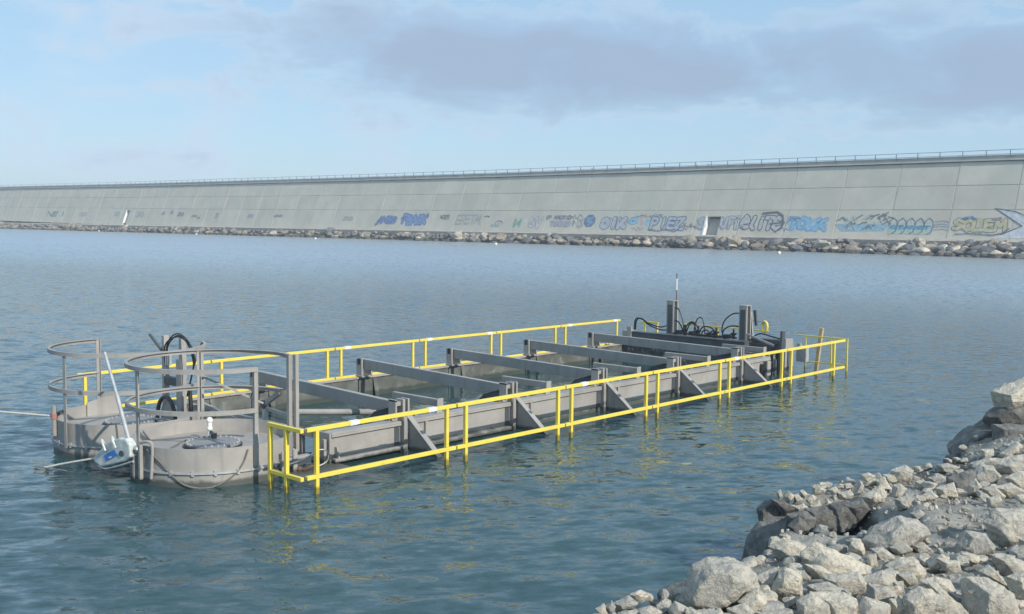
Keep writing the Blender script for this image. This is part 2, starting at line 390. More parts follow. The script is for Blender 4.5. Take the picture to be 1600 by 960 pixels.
# mass of the wall behind the panels, its ledge and the low parapet set back on the crest
yA, yB = J0 + STEP * COLS[0], J0 + STEP * (COLS[-1] + 1)
core = MB(); cap = MB(); par = MB(); sofit = MB()
ys = [yA + (yB - yA) * i / 60 for i in range(61)]
def strip(mb, prof):
    n = len(prof); vs = []; fs = []
    for y in ys:
        d = dz(y)
        for x, z in prof: vs.append((toe_x(y) + x + (.38 * d if z > 1.65 else 0), y, z + (d if z > 1.65 else 0)))
    for i in range(len(ys) - 1):
        for j in range(n): fs.append((i * n + j, (i + 1) * n + j, (i + 1) * n + (j + 1) % n, i * n + (j + 1) % n))
    fs += [tuple(range(n)), tuple((len(ys) - 1) * n + j for j in range(n))]
    mb.add(vs, fs)
sx = lambda z: .38 * (z - 1.7)
strip(core, [(1.35, -3), (sx(9.7) + 1.2, 9.68), (9, 9.68), (12, -3)])
strip(cap, [(sx(9.7) - .2, 9.76), (sx(9.9) - .2, 9.94), (6.5, 9.94), (6.5, 9.76)])
strip(par, [(sx(9.9) + .1, 9.9), (sx(9.9) + .1, 10.33), (sx(9.9) + .6, 10.33), (sx(9.9) + .6, 9.9)])
core.build('wall_core', M['gap'], wall); cap.build('ledge', M['parapet'], wall); par.build('parapet', M['parapet'], wall)
for (a, b, zt) in ((61.1, 63.12, 3.92), (219.9, 221.6, 4.3)):          # niches cut in the foot of the wall
    rec = MB(); jm = MB(); y0, y1 = a, b; d = dz(a)
    q = lambda y, z, o: wall_pt(y, z, o) + Vector((.38 * d, 0, d))
    rec.prism([q(y0, 1.2, -.72), q(y1, 1.2, -.72), q(y1, zt, -.72), q(y0, zt, -.72)], NO * -.1)
    rec.build('niche_back', M['parapet'], wall)
    jm.prism([q(y1 - .05, 1.5, .06), q(y1 + .16, 1.5, .06), q(y1 + .16, zt + .05, .06), q(y1 - .05, zt + .05, .06)], NO * -.76)
    jm.build('niche_jamb', M['white'], wall)
    jm = MB(); jm.prism([q(y0 - .1, 1.5, -.3), q(y0 + .04, 1.5, -.3), q(y0 + .04, zt, -.3), q(y0 - .1, zt, -.3)], NO * -.42)
    jm.build('niche_jamb', M['concrete'], wall)
ft = MB(); strip(ft, [(-1.9, -2), (-1.9, 1.46), (-.05, 1.62), (1.5, 1.62), (1.5, -2)]); fo = ft.build('footing', M['footing'], wall)

# railing along the crest
rail = empty('promenade_railing', (toe_x(60) + sx(9.9), 60, 9.9)); tag(rail, 'thin blue grey railing running along the crest of the breakwater wall', 'railing')
rl = MB(); pm = None; y = 6.0; RO = Vector(rail.location); rpts = []
def crest(y, z): return Vector((toe_x(y) + sx(9.9) - .1 + .38 * dz(y), y, 9.9 + dz(y) + z))
while y < 372:
    if pm is None:
        o = MB().bar(crest(y, -.1), crest(y, .95), .07, .07).build('post', M['rail'], rail)
        pm = o.data; p0 = crest(y, 0)
    else:
        o = bpy.data.objects.new('post', pm); col.objects.link(o); o.parent = rail; o.location = crest(y, 0) - p0
    y += 2.42 if y < 230 else 4.84
for z in (.93, .5):
    rl = MB()
    for i in range(60):
        a, b = 6 + i * 6.1, 6 + (i + 1) * 6.1
        rl.bar(crest(a, z), crest(b, z), .05, .05)
    rl.build('rail', M['rail'], rail)

# ---- graffiti: strokes of paint laid on the slope
GL = {'A': [[(0, 0), (.5, 1), (1, 0)], [(.22, .4), (.78, .4)]], 'B': [[(0, 0), (0, 1), (.7, .95), (.75, .6), (.1, .52), (.85, .45), (.8, .05), (0, 0)]],
 'C': [[(.95, .85), (.5, 1), (.05, .6), (.1, .2), (.5, 0), (.95, .15)]], 'D': [[(0, 0), (0, 1), (.6, .95), (.95, .5), (.6, .05), (0, 0)]],
 'E': [[(.9, 1), (0, 1), (0, 0), (.9, 0)], [(0, .52), (.75, .52)]], 'F': [[(.9, 1), (0, 1), (0, 0)], [(0, .52), (.75, .52)]],
 'G': [[(.95, .85), (.5, 1), (.05, .6), (.1, .2), (.5, 0), (.95, .15), (.95, .45), (.55, .45)]], 'I': [[(.5, 0), (.5, 1)]], 'K': [[(0, 0), (0, 1)], [(.95, 1), (.08, .5), (.95, 0)]],
 'L': [[(0, 1), (0, 0), (.9, 0)]], 'M': [[(0, 0), (.05, 1), (.5, .35), (.95, 1), (1, 0)]], 'N': [[(0, 0), (0, 1), (1, 0), (1, 1)]],
 'O': [[(.5, 1), (.05, .75), (.05, .25), (.5, 0), (.95, .25), (.95, .75), (.5, 1)]], 'P': [[(0, 0), (0, 1), (.75, .95), (.85, .7), (.7, .48), (0, .45)]],
 'R': [[(0, 0), (0, 1), (.75, .95), (.85, .72), (.7, .5), (0, .48)], [(.4, .48), (.95, 0)]], 'S': [[(.92, .85), (.5, 1), (.08, .78), (.3, .55), (.75, .42), (.92, .2), (.5, 0), (.05, .15)]],
 'T': [[(0, 1), (1, 1)], [(.5, 1), (.5, 0)]], 'U': [[(0, 1), (.05, .25), (.5, 0), (.95, .25), (1, 1)]], 'W': [[(0, 1), (.25, 0), (.5, .7), (.75, 0), (1, 1)]],
 'Z': [[(0, 1), (.95, 1), (0, 0), (1, 0)]], 'e': [[(.1, .5), (.9, .55), (.75, .9), (.4, 1), (.05, .6), (.1, .2), (.5, 0), (.95, .15)]], 'i': [[(.5, 0), (.5, .65)], [(.5, .9), (.52, .98)]],
 'l': [[(.6, 1), (.4, .2), (.7, 0)]], 't': [[(.5, 1), (.45, .2), (.8, 0)], [(.1, .68), (.9, .72)]], '2': [[(.05, .75), (.45, 1), (.9, .75), (.6, .4), (0, 0), (1, 0)]],
 '?': [[(.05, .8), (.45, 1), (.9, .8), (.55, .5), (.5, .28)], [(.5, .05), (.52, .0)]], 'V': [[(0, 1), (.5, 0), (1, 1)]], 'H': [[(0, 0), (0, 1)], [(1, 0), (1, 1)], [(0, .5), (1, .5)]]}
gm_cache = {}
def gmat(c):
    c0 = c; c = tuple(.82 * a + .18 * b for a, b in zip(c, (.5, .5, .47)))
    if c not in gm_cache: gm_cache[c] = mat('spray_paint', c, .85, var=.16, vscale=2.5, spots=(1.6, .55, (.5, .5, .46), .55), spec=.2)
    return gm_cache[c]
class Paint:
    lay = .012
    def __init__(s, box): s.b = box; s.mb = {}
    def pt(s, u, v, o): yl, yr, z0, z1 = s.b; y = yl + (yr - yl) * u; return wall_pt(y, z0 + (z1 - z0) * v + 0 * y, o) + Vector((0, 0, 0))
    def poly(s, c, pts, o):
        m = s.mb.setdefault(c, MB()); m.add([s.pt(u, v, o) for u, v in pts], [tuple(range(len(pts)))])
    def stroke(s, c, pts, w, o):
        m = s.mb.setdefault(c, MB()); yl, yr, z0, z1 = s.b; W_, H_ = abs(yl - yr), z1 - z0
        P = [(u * W_, v * H_) for u, v in pts]
        for i, (a, b) in enumerate(P):
            ring = [(a + w / 2 * math.cos(k * math.pi / 4), b + w / 2 * math.sin(k * math.pi / 4)) for k in range(8)]
            m.add([s.pt(x / W_, y / H_, o + .0006 * i) for x, y in ring], [tuple(range(8))])
            if i:
                a0, b0 = P[i - 1]; L = math.hypot(a - a0, b - b0) or 1e-6; nx, ny = -(b - b0) / L * w / 2, (a - a0) / L * w / 2
                q = [(a0 + nx, b0 + ny), (a + nx, b + ny), (a - nx, b - ny), (a0 - nx, b0 - ny)]
                m.add([s.pt(x / W_, y / H_, o + .0006 * i + .0003) for x, y in q], [(0, 1, 2, 3)])
    def word(s, txt, fill, line, w, lw, gap=.12, slant=.12, jit=.05, u0=0, u1=1, v0=0, v1=1, both=True):
        W_, H_ = abs(s.b[0] - s.b[1]), s.b[3] - s.b[2]; mg = w / 2 + (lw if both else 0)
        u0 += min(mg / W_, .12); u1 -= min(mg / W_, .12); v0 += min(mg / H_, .3); v1 -= min(mg / H_, .3)
        n = len(txt); cw = (u1 - u0) / n; rg = random.Random(txt)
        for i, ch in enumerate(txt):
            if ch == ' ': continue
            dv = rg.uniform(-jit, jit); sl = slant + rg.uniform(-.05, .05)
            for st in GL[ch]:
                st = [(x + rg.uniform(-.07, .07), y + rg.uniform(-.06, .06)) for x, y in st]
                P = [(u0 + cw * (i + gap / 2 + (1 - gap) * (x + sl * (y - .5) * .6)), v0 + (v1 - v0) * (y + dv)) for x, y in st]
                if both: s.stroke(line, P, w + 2 * lw, .010 + .001 * i)
                s.stroke(fill, P, w, .024 + .001 * i)
    def done(s, label):
        for c, m in s.mb.items():
            o = m.build('graffiti', gmat(c), wall); o['label'] = label
DK = (.10, .105, .13); PG = (.42, .42, .47); BL = (.10, .19, .42); LB = (.25, .50, .66); GY = (.33, .33, .35); WH = (.66, .67, .70); YE = (.55, .50, .28)
p = Paint((128.76, 123.38, 2.41, 3.89)); p.word('ANES', BL, (.20, .25, .42), .42, .14, slant=.3); p.stroke(BL, [(0, -.02), (.12, .2)], .5, .04); p.done('blue sprayed word ANES')
p = Paint((122.42, 115.74, 2.27, 4.22)); p.word('FBACK', (.16, .30, .55), BL, .34, .22, jit=.08); p.stroke(BL, [(.0, .6), (.12, .75), (.1, .4)], .3, .045); p.stroke((.25, .2, .3), [(.92, .9), (1.0, .75)], .2, .046); p.done('blue spiky sprayed word')
p = Paint((113.0, 110.75, 3.32, 4.02)); p.word('NOER', DK, DK, .12, .0, both=False); p.done('small dark tag')
p = Paint((109.14, 103.56, 2.57, 4.13)); p.word('ERETM', (.45, .44, .43), PG, .2, .0, both=False); p.done('faded grey lettering')
p = Paint((102.9, 101.93, 3.66, 3.94)); p.stroke(DK, [(0, .4), (.5, .7), (1, .3)], .16, .02); p.done('dark dash of paint')
p = Paint((100.31, 98.83, 2.43, 3.19)); p.stroke((.30, .24, .40), [(.5 + .5 * math.cos(a * .55), .5 + .5 * math.sin(a * .55)) for a in range(-1, 8)], .13, .02); p.word('A', PG, PG, .1, 0, both=False, u0=.3, u1=.7, v0=.2, v1=.7); p.done('purple painted circle')
p = Paint((101.25, 99.09, 2.24, 2.62)); p.poly((.36, .46, .43), [(0, .2), (.6, 0), (1, .3), (.7, .9), (.1, 1)], .011); p.done('pale green smear')
p = Paint((96.59, 94.9, 2.19, 3.58)); p.word('H', (.20, .42, .33), (.36, .46, .40), .32, .12); p.done('green sprayed letter H')
p = Paint((94.67, 94.03, 3.03, 3.59)); p.poly(WH, [(0, .1), (1, 0), (1, 1), (.1, .9)], .012); p.done('white painted square')
p = Paint((93.65, 90.75, 2.04, 3.96)); p.word('GV', (.58, .57, .56), (.36, .34, .36), .34, .09, jit=.02); p.stroke(WH, [(.3, .9), (.5, 1.0), (.7, .92)], .12, .05); p.done('pale outlined letters')
p = Paint((90.37, 85.4, 3.35, 4.06)); p.word('OP MADRID', (.22, .21, .29), PG, .13, .05, slant=.2, jit=.02); p.done('dark purple sprayed text')
p = Paint((89.56, 85.22, 2.36, 3.26)); p.word('TGORD', PG, (.30, .29, .38), .2, .07); p.done('purple outlined text')
p = Paint((85.34, 84.51, 2.39, 3.27)); p.word('?', (.22, .21, .29), DK, .15, 0, both=False, slant=0); p.done('purple question mark')
p = Paint((84.3, 83.02, 2.22, 3.54)); p.word('CS', (.44, .44, .42), GY, .14, .05); p.done('grey scribble')
p = Paint((83.02, 81.07, 2.42, 4.07))
p.poly((.10, .17, .30), [(.5 + .5 * math.cos(a * .4) * (1 + .12 * (a % 2)), .5 + .5 * math.sin(a * .4) * (1 + .12 * (a % 2))) for a in range(16)][:16], .011); p.stroke((.18, .33, .50), [(.25, .7), (.75, .75), (.3, .45), (.75, .4), (.45, .15)], .3, .02); p.done('round blue sprayed emblem')
p = Paint((80.29, 75.2, 2.04, 3.91)); p.word('OIK', (.46, .49, .56), DK, .62, .09, gap=.22, jit=.02, slant=.05); p.done('big pale lilac letters OIK')
p = Paint((75.5, 73.64, 2.5, 3.83)); p.poly(LB, [(0, .45), (.35, .9), (.9, 1), (1, .4), (.5, .2)], .034); p.stroke(BL, [(0, .45), (.35, .9), (.9, 1)], .1, .036); p.stroke(DK, [(.5, .55), (.55, .6)], .16, .037); p.done('light blue arrow shape')
p = Paint((73.55, 72.6, 2.75, 4.0)); p.stroke((.58, .47, .42), [(.5, 1), (.4, .55), (.6, .1)], .5, .012); p.stroke(DK, [(0, 1.0), (1.0, .95)], .1, .014); p.done('pinkish painted figure')
p = Paint((72.72, 71.6, 2.59, 3.59)); p.poly(LB, [(0, .5), (.5, 1), (1, .5), (.5, 0)], .012); p.done('light blue diamond')
p = Paint((71.85, 65.92, 2.05, 3.93)); p.word('PIEZ', (.44, .49, .55), (.11, .17, .27), .36, .13, gap=.2); p.stroke((.12, .16, .25), [(.02, .1), (.3, -.02), (.5, .1), (.75, -.05), (.98, .55)], .13, .05); p.done('blue outlined wildstyle letters')
p = Paint((64.46, 62.95, 2.12, 3.86)); p.word('S', (.44, .45, .48), GY, .36, .12, slant=0); p.done('grey letter S beside the niche')
p = Paint((60.95, 59.9, 2.23, 3.95)); p.word('U', (.48, .50, .55), (.25, .27, .34), .36, .10, slant=0, jit=0); p.done('grey letter U')
p = Paint((59.9, 58.16, 2.17, 3.96)); p.word('FT', (.47, .48, .50), (.30, .31, .34), .30, .09, slant=0); p.done('grey letters FT')
p = Paint((58.31, 52.13, 2.14, 4.4)); p.word('eliTe', (.50, .50, .51), DK, .42, .13, gap=.1, slant=.28, jit=.04, v1=.88); p.stroke(DK, [(.5, .95), (.8, 1.02), (.93, .85), (.97, .55), (.9, .5)], .22, .05); p.stroke(DK, [(.7, .4), (1.0, .48), (.95, .2), (.85, -.02)], .2, .052); p.stroke(GY, [(.0, .1), (.08, .3), (.16, .12)], .16, .05); p.done('black outlined silver lettering')
p = Paint((51.9, 46.38, 2.22, 3.98)); p.poly((.30, .52, .64), [(0, .5), (.2, .95), (.5, .8), (.8, .9), (.98, .4), (.85, .1), (.5, .15), (.2, .05)], .009); p.word('TOLK', (.22, .47, .68), (.16, .33, .50), .42, .09); p.stroke((.12, .24, .38), [(.02, .55), (.12, .9), (.32, .85)], .09, .05); p.done('light blue bubble lettering')
p = Paint((46.08, 39.16, 2.3, 4.07)); rg = random.Random(3)
p.poly((.26, .47, .56), [(.05, .45), (.98, .5), (.9, .05), (.2, .0)], .008)
for i in range(22):
    u, v = rg.uniform(.03, .9), rg.uniform(.12, .85)
    p.stroke((.13, .16, .18) if i % 3 else (.45, .55, .56), [(u, v), (u + .07, v + rg.uniform(.1, .3)), (u + .13, v + rg.uniform(-.1, .35))], .13, .014 + .001 * i)
p.done('tangled dark strokes over a blue band')
p = Paint((39.39, 34.47, 2.1, 3.8))
for c, v0, v1 in (((.52, .55, .50), .55, .92), ((.26, .52, .62), .28, .55), ((.42, .56, .48), .0, .28)): p.poly(c, [(.0, v0), (1, v0), (.98, v1), (.02, v1)], .009)
for i in range(5):
    a, b = i / 5, (i + 1) / 5
    p.stroke(DK, [(a, .5), (a + .02, .8), ((a + b) / 2, 1.0), (b - .02, .8), (b, .5), (b - .02, .15), ((a + b) / 2, .0)], .09, .014 + .002 * i)
p.word('OTAROT', (.08, .28, .42), (.08, .28, .42), .16, 0, both=False, u0=.03, u1=.97, v0=.28, v1=.55); p.done('bubble letters in bands of cream, blue and green')
p = Paint((34.41, 32.73, 2.41, 3.62)); [p.stroke((.36, .39, .44), [(.05, y), (.6, y + .06), (1, y - .04)], .1, .011 + .001 * i) for i, y in enumerate((.15, .4, .6, .85))]; p.done('grey blue horizontal scribble')
p = Paint((32.66, 26.82, 2.14, 3.96)); p.poly((.55, .56, .57), [(.03, .4), (.95, .5), (.75, .02), (.1, .05)], .008); p.poly(YE, [(.03, .45), (.1, .8), (.35, .98), (.6, .9), (.85, .85), (.93, .5)], .009)
p.word('SOLEM', (.56, .51, .30), (.20, .20, .22), .34, .08, v0=.1, v1=.95); p.stroke(BL, [(.22, .9), (.35, .97), (.42, .85)], .25, .05); p.stroke((.30, .22, .26), [(.74, .85), (.85, .9)], .3, .051); p.stroke(DK, [(.1, .0), (.4, .05), (.76, -.03), (.92, .1), (1.02, .35)], .09, .052); p.done('yellow and grey bubble lettering with black outline')
p = Paint((28.42, 21.5, 1.74, 4.81)); out = [(.0, 1.0), (.28, .9), (.55, .66), (.8, .4), (1, .35), (1, .02), (.05, .03), (.14, .14), (.42, .42), (.22, .7)]
p.poly((.62, .65, .70), out, .009); p.stroke(DK, [(.55, .66), (.28, .9), (0, 1), (.22, .7), (.42, .42), (.14, .14)], .11, .02)
for i in range(9): p.stroke((.52, .57, .64), [(.35 + .02 * i, .8 - .07 * i), (.6 + .03 * i, .74 - .07 * i)], .06, .012)
p.done('white painted fish shape with a black outline')
for bx, c, L in (((265.94, 258.74, 3.3, 4.7), (.12, .20, .22), 'dark teal painted letters'), ((256.44, 255.66, 3.4, 4.7), (.26, .32, .34), 'grey upright mark'), ((246.18, 241.83, 3.4, 4.5), (.38, .41, .42), 'faint grey marks'), ((227.42, 224.46, 3.5, 4.6), (.36, .42, .48), 'faint blue marks'),
 ((216.14, 212.46, 3.3, 4.6), (.36, .39, .40), 'faint grey ring'), ((204.6, 202.87, 3.8, 4.6), (.30, .33, .33), 'grey mark'), ((200.78, 199.37, 4.0, 4.9), (.26, .28, .30), 'grey mark'), ((197.38, 194.63, 3.5, 4.5), (.20, .21, .23), 'dark painted lines of text'),
 ((191.17, 188.79, 3.35, 3.9), (.24, .25, .27), 'dark dash'), ((188.58, 187.53, 3.1, 3.5), (.2, .2, .22), 'dark dot'), ((181.69, 180.44, 3.1, 4.4), (.33, .35, .36), 'grey curve'), ((169.6, 167.3, 3.3, 4.2), (.36, .40, .41), 'faint grey tag'), ((160.22, 157.21, 3.55, 4.0), (.25, .29, .31), 'faint dark tag'), ((138.51, 135.39, 2.9, 3.8), (.40, .39, .38), 'faint grey tag')):
    p = Paint(bx); p.word('NE' if 'teal' in L else 'SO', c, c, .3, 0, both=False, slant=.3); p.done(L)

rg = random.Random(77)                                              # the many small tags between the pieces
for i in range(34):
    y0 = rg.uniform(28, 92); w0 = rg.uniform(.9, 2.4); z0 = rg.choice((2.0, 2.2, 2.6, 3.2, 3.6)) + rg.uniform(-.1, .2); h0 = rg.uniform(.35, 1.0)
    if 60.6 < y0 < 65.6: continue
    p = Paint((y0, y0 - w0, z0, z0 + h0)); p.lay = .004; c = rg.choice((DK, GY, PG, BL, (.30, .42, .46), (.5, .5, .5)))
    pts = [(j / 9 + rg.uniform(-.06, .06), rg.uniform(0, 1)) for j in range(10)]
    p.stroke(c, pts, rg.uniform(.05, .10), .006); p.done('scrawled tag between the larger pieces')

# ---- rubble berm along the foot of the wall
def water_x(y):
    tab = [(-60, 96), (23, 98.2), (36, 100.6), (52, 102), (70, 103.1), (94, 104.3), (123, 105.6), (163, 107.2), (214, 108.8), (256, 109.8), (330, 112), (420, 115)]
    for (a, xa), (b, xb) in zip(tab, tab[1:]):
        if y <= b: return xa + (xb - xa) * (y - a) / (b - a)
    return 115
def berm_z(y, f): return -.25 + 1.6 * f ** .85
bm_ = MB(); vs = []; fs = []; K = 6
for i, y in enumerate(np.linspace(-10, 395, 120)):
    for j in range(K):
        f = j / (K - 1); x = water_x(y) - 1 + f * (toe_x(y) - 1.7 - water_x(y) + 1)
        vs.append((x, y, -1.3 + 2.55 * f))
for i in range(119):
    for j in range(K - 1): fs.append((i * K + j, (i + 1) * K + j, (i + 1) * K + j + 1, i * K + j + 1))
bm_.add(vs, fs); bo = bm_.build('rubble_berm', M['gap']); tag(bo, 'bank of rubble under the breakwater wall', kind='structure')

def hull_rock(seed, n=11, rough=.10, cuts=1, flat=.8):
    """angular broken stone about one metre across"""
    rg = random.Random(seed); bm = bmesh.new()
    planes = [(Vector((rg.gauss(0, 1), rg.gauss(0, 1), rg.gauss(0, 1))).normalized(), rg.uniform(.32, .5)) for _ in range(n)]
    for ax in (Vector((1, 0, 0)), Vector((0, 1, 0)), Vector((0, 0, 1))): planes += [(ax, .5), (-ax, .5)]
    sub = 2 if cuts <= 1 else 3 if cuts == 2 else 4
    bmesh.ops.create_icosphere(bm, subdivisions=sub, radius=1)
    for v in bm.verts:
        d = v.co.normalized(); r = min((h / max(d.dot(nn), 1e-3) for nn, h in planes if d.dot(nn) > .05), default=.5)
        r = min(r, .62); p = d * r
        p *= 1 + rough * (mnoise.noise(p * 3.1 + Vector((seed, 0, 0)))) + rough * .5 * mnoise.noise(p * 8 + Vector((0, seed, 0)))
        v.co = (p.x, p.y, p.z * flat)
    me = bpy.data.meshes.new('stone'); bm.to_mesh(me); bm.free()
    return me
far_me = [hull_rock(100 + i, 7, .16, 1, .85) for i in range(9)]
for m_ in far_me: m_.materials.append(M['armour'])
far_dk = [m_.copy() for m_ in far_me[:4]]
for m_ in far_dk: m_.materials.clear(); m_.materials.append(M['armour_dark'])
rg = random.Random(11); cand = []
y = 8.0
while y < 330:
    w_ = toe_x(y) - 1.6 - water_x(y) + .5; nrow = max(3, int(w_ / .62))
    for j in range(nrow):
        f = (j + rg.uniform(-.3, .5)) / nrow; f = max(-.05, min(1, f))
        yy = y + rg.uniform(-.5, .5); s = rg.choice((.35, .45, .55, .65, .8, .9, 1.1, 1.5)) * rg.uniform(.8, 1.2) * (-1 if rg.random() < .2 else 1)
        hp_ = mnoise.noise(Vector((yy * .16, f * 1.5, 3)))
        cand.append((water_x(yy) - .3 + f * w_ + .5 * hp_, yy, berm_z(yy, max(f, 0)) - .05 + .28 * hp_, s * (1 + .5 * hp_)))
    y += .62 if y < 120 else .9
for i in range(24):                                                    # a few outsize dark blocks
    yy = rg.uniform(20, 75); f = rg.uniform(.25, .75); cand.append((water_x(yy) + f * (toe_x(yy) - 1.6 - water_x(yy)) * .7, yy, berm_z(yy, f) - .05, -rg.uniform(.9, 1.6)))
cand.sort(key=lambda c: -abs(c[3]) / (math.hypot(c[0] - CAM.x, c[1] - CAM.y)))
rest = MB(); rest_dark = MB()
for i, (x, y, z, s) in enumerate(cand):
    me = rg.choice(far_dk if s < 0 else far_me); dark = s < 0; s = abs(s)
    sc = Vector((s * rg.uniform(.8, 1.3), s * rg.uniform(.8, 1.4), s * rg.uniform(.6, 1.0))); e = (rg.uniform(-.5, .5), rg.uniform(-.5, .5), rg.uniform(0, 6.28))
    if i < 290:
        o = bpy.data.objects.new('armour_stone', me); col.objects.link(o); o.location = (x, y, z); o.rotation_euler = e; o.scale = sc
        tag(o, 'dark block in the rubble below the breakwater wall' if dark else 'pale broken stone in the rubble below the breakwater wall', 'rock', 'dark blocks in the far rubble' if dark else 'armour stones along the foot of the breakwater')
    else:
        from mathutils import Euler
        mt = Matrix.Translation((x, y, z)) @ Euler(e).to_matrix().to_4x4() @ Matrix.Diagonal((*sc, 1))
        (rest_dark if dark else rest).add([mt @ v.co for v in me.vertices], [tuple(p_.vertices) for p_ in me.polygons])
ro = rest.build('armour_rubble', M['armour'], normals=False); tag(ro, 'smaller and more distant rubble below the breakwater wall', kind='stuff')
ro = rest_dark.build('armour_rubble', M['armour_dark'], normals=False); tag(ro, 'darker rubble scattered below the breakwater wall', kind='stuff')

# gulls on the crest, small floats in front of the rubble
for y, lab in ((84, 'white gull standing alone on the crest of the wall'), (66.5, 'white gull on the wall crest, left one of two close together'), (64.7, 'white gull on the wall crest, right one of two close together')):
    b = Vector((toe_x(y) + sx(9.9) + .35, y, 10.33)); g = empty('gull', b); tag(g, lab, 'gull', 'gulls on the wall crest')
    bd = MB().ball(b + Vector((0, 0, .2)), .16, 10, (.75, 1.4, .75)); bd.ball(b + Vector((0, -.2, .36)), .085, 8); bd.bar(b + Vector((0, -.26, .35)), b + Vector((0, -.36, .33)), .03, .03); bd.bar(b + Vector((0, .15, .2)), b + Vector((0, .36, .17)), .09, .03)
    bd.build('body', M['white'], g, smooth=True)
    for s_ in (-.05, .05): MB().bar(b + Vector((s_, 0, 0)), b + Vector((s_, 0, .1)), .02, .02).build('leg', M['wood'], g)
for i, (x, y, lab) in enumerate(((91.5, 44.5, 'pale yellow float on the water near the right end of the far rubble'), (93.9, 86.7, 'white float on the water below the round blue graffiti'), (96.6, 128.9, 'small white float on the water, left of the blue ANES graffiti'), (103.8, 176.4, 'small white float on the water, second from the left end of the wall'), (108.0, 225.0, 'tiny white float nearest the left end of the wall'))):
    g = empty('buoy', (x, y, 0)); tag(g, lab, 'buoy', 'small floats in front of the breakwater')
    MB().ball((x, y, .10), .19, 12).build('float', M['buoy'] if i == 0 else M['white'], g, smooth=True); MB().cyl((x, y), .04, .27, .36, 8).build('eye', M['black'], g)

# sea air: far things pale a little
hm = bpy.data.materials.new('sea_air'); hm.use_nodes = True; t = NT(hm.node_tree); t.n.clear()
t.l.new(t.new('ShaderNodeVolumePrincipled', ins={'Color': (.86, .93, 1, 1), 'Density': .0009, 'Anisotropy': .0}).outputs[0], t.new('ShaderNodeOutputMaterial').inputs['Volume'])
hz = MB().box(-1000, 1000, -1000, 1000, -4.3, 14.5).build('haze', hm); tag(hz, kind='stuff')

# ------------------------------------------------------------------ the floating pontoon frame
YN, YF = .95, 4.72                                     # outer faces of the near and the far side wall
XN = [2.15, 4.25, 6.38, 8.48, 10.60]; XF = [2.30, 4.42, 6.54, 8.67, 10.71]
pon = empty('floating_pontoon', (6.5, 2.85, 0)); tag(pon, 'grey steel pontoon frame with five cross beams floating low in the harbour', 'pontoon')
G = M['grey']
ends = [.96] + XN + [11.75]
for i in range(6):                                      # near side: recessed panels between the side posts
    a, b = ends[i] + (.0 if i == 0 else .10), ends[i + 1] - .06
    MB().box(a, b, 1.0, 1.02, -.7, .37).build('side_panel', G, pon)
    MB().box(a, b, .972, 1.14, .373, .402).box(a, b, .968, .985, .345, .3725).build('top_flange', G, pon, .004)
    zl = (.075, .05, -.02, -.03, -.04, -.05)[i]
    MB().box(a, b, .90, .998, zl - .03, zl + .012).build('bottom_flange', G, pon, .004)
    MB().box(b - .10, b - .015, .992, .9985, .05, .33).build('shade_strip', M['dark'], pon)  # dark plate standing in for the shade between panel and post
    if i:
        MB().box(a + .26, a + .30, .962, .998, -.4, .344).build('stiffener', G, pon)
        MB().prism([(a + .12, .998, .06), (a + .42, .998, .06), (a + .40, .998, -.1), (a + .12, .998, -.1)], (0, -.06, 0)).build('bracket', G, pon)
MB().prism([(.925, .975, .40), (.925, 1.3, .40), (.925, 1.3, -.3), (.925, .975, -.3)], (.03, 0, 0)).build('end_plate', G, pon)
MB().prism([(1.02, .90, .05), (1.02, .955, .22), (1.02, .998, .22), (1.02, .998, .05)], (.02, 0, 0)).build('bracket', G, pon)
for X in XN:
    MB().box(X - .03, X + .03, YN, YN + .22, -.6, .455).box(X - .09, X + .09, YN + .22, YN + .235, -.6, .455).build('side_post', G, pon, .004)
    clamp = MB()
    for a, b in ((-.165, -.135), (-.035, .005), (.05, .08)): clamp.box(X + a, X + b, YN + .02, YN + .16, .40 if a > -.1 else .44, .685)
    clamp.box(X - .165, X + .08, YN + .13, YN + .16, .38, .44).box(X - .165, X - .135, YN + .02, YN + .16, .662, .69)
    clamp.build('beam_clamp', G, pon, .003)
    MB().prism([(X + .055, YN + .02, .455), (X + .055, YN - .72, -.12), (X + .055, YN + .02, -.12)], (.018, 0, 0)).build('gusset', G, pon)
    MB().bar((X + .064, YN + .035, .475), (X + .064, YN - .80, -.17), .085, .014, up=(0, .57, .83)).build('gusset_flange', G, pon, .003)
for i, (X, X2) in enumerate(zip(XN, XF)):               # cross beams, tapered off at the near end
    a, b = X - .125, X - .045
    af = X2 + .08
    MB().prism([(af, 4.78, .48), (af, 4.78, .655), (a, 1.0, .655), (a, 1.0, .60), (a + (af - a) * .14, 1.52, .48)], (b - a, 0, 0)).build('cross_beam', G, pon, .005)
    MB().prism([(b - .02, 1.05, .60), (b - .02, 1.52, .46), (b - .02, 1.62, .37), (b - .02, 1.12, .37)], (.018, 0, 0)).build('beam_end_shade', M['dark'], pon)  # dark plate paints the inner shade below the tapered beam end
    Xc = X2 + .12
    MB().box(Xc - .10, Xc - .065, 4.66, 4.80, .3785, .66).box(Xc + .06, Xc + .09, 4.60, 4.80, .3785, .60).box(Xc - .12, Xc + .11, 4.62, 4.80, .349, .378).build('beam_support', G, pon, .004)
    MB().box(Xc - .102, Xc - .063, 4.69, 4.77, .56, .663).build('clamp_block', M['black'], pon)
    # short outrigger in the middle of the bay
    Xo = (2.87, 5.13, 7.44, 9.60, 11.62)[i]
    MB().box(Xo - .03, Xo + .03, 1.08, 2.02, .49, .585).build('outrigger', G, pon, .004)
    MB().box(Xo - .055, Xo + .055, 1.06, 1.078, .475, .60).build('outrigger_plate', G, pon, .003)
    MB().box(Xo - .05, Xo + .05, 1.08, 1.12, .403, .488).build('outrigger_foot', G, pon)
    for dx in (.28, .5): MB().box(Xo - dx - .02, Xo - dx + .02, 1.24, 1.28, .0, .40).build('stub', G, pon)
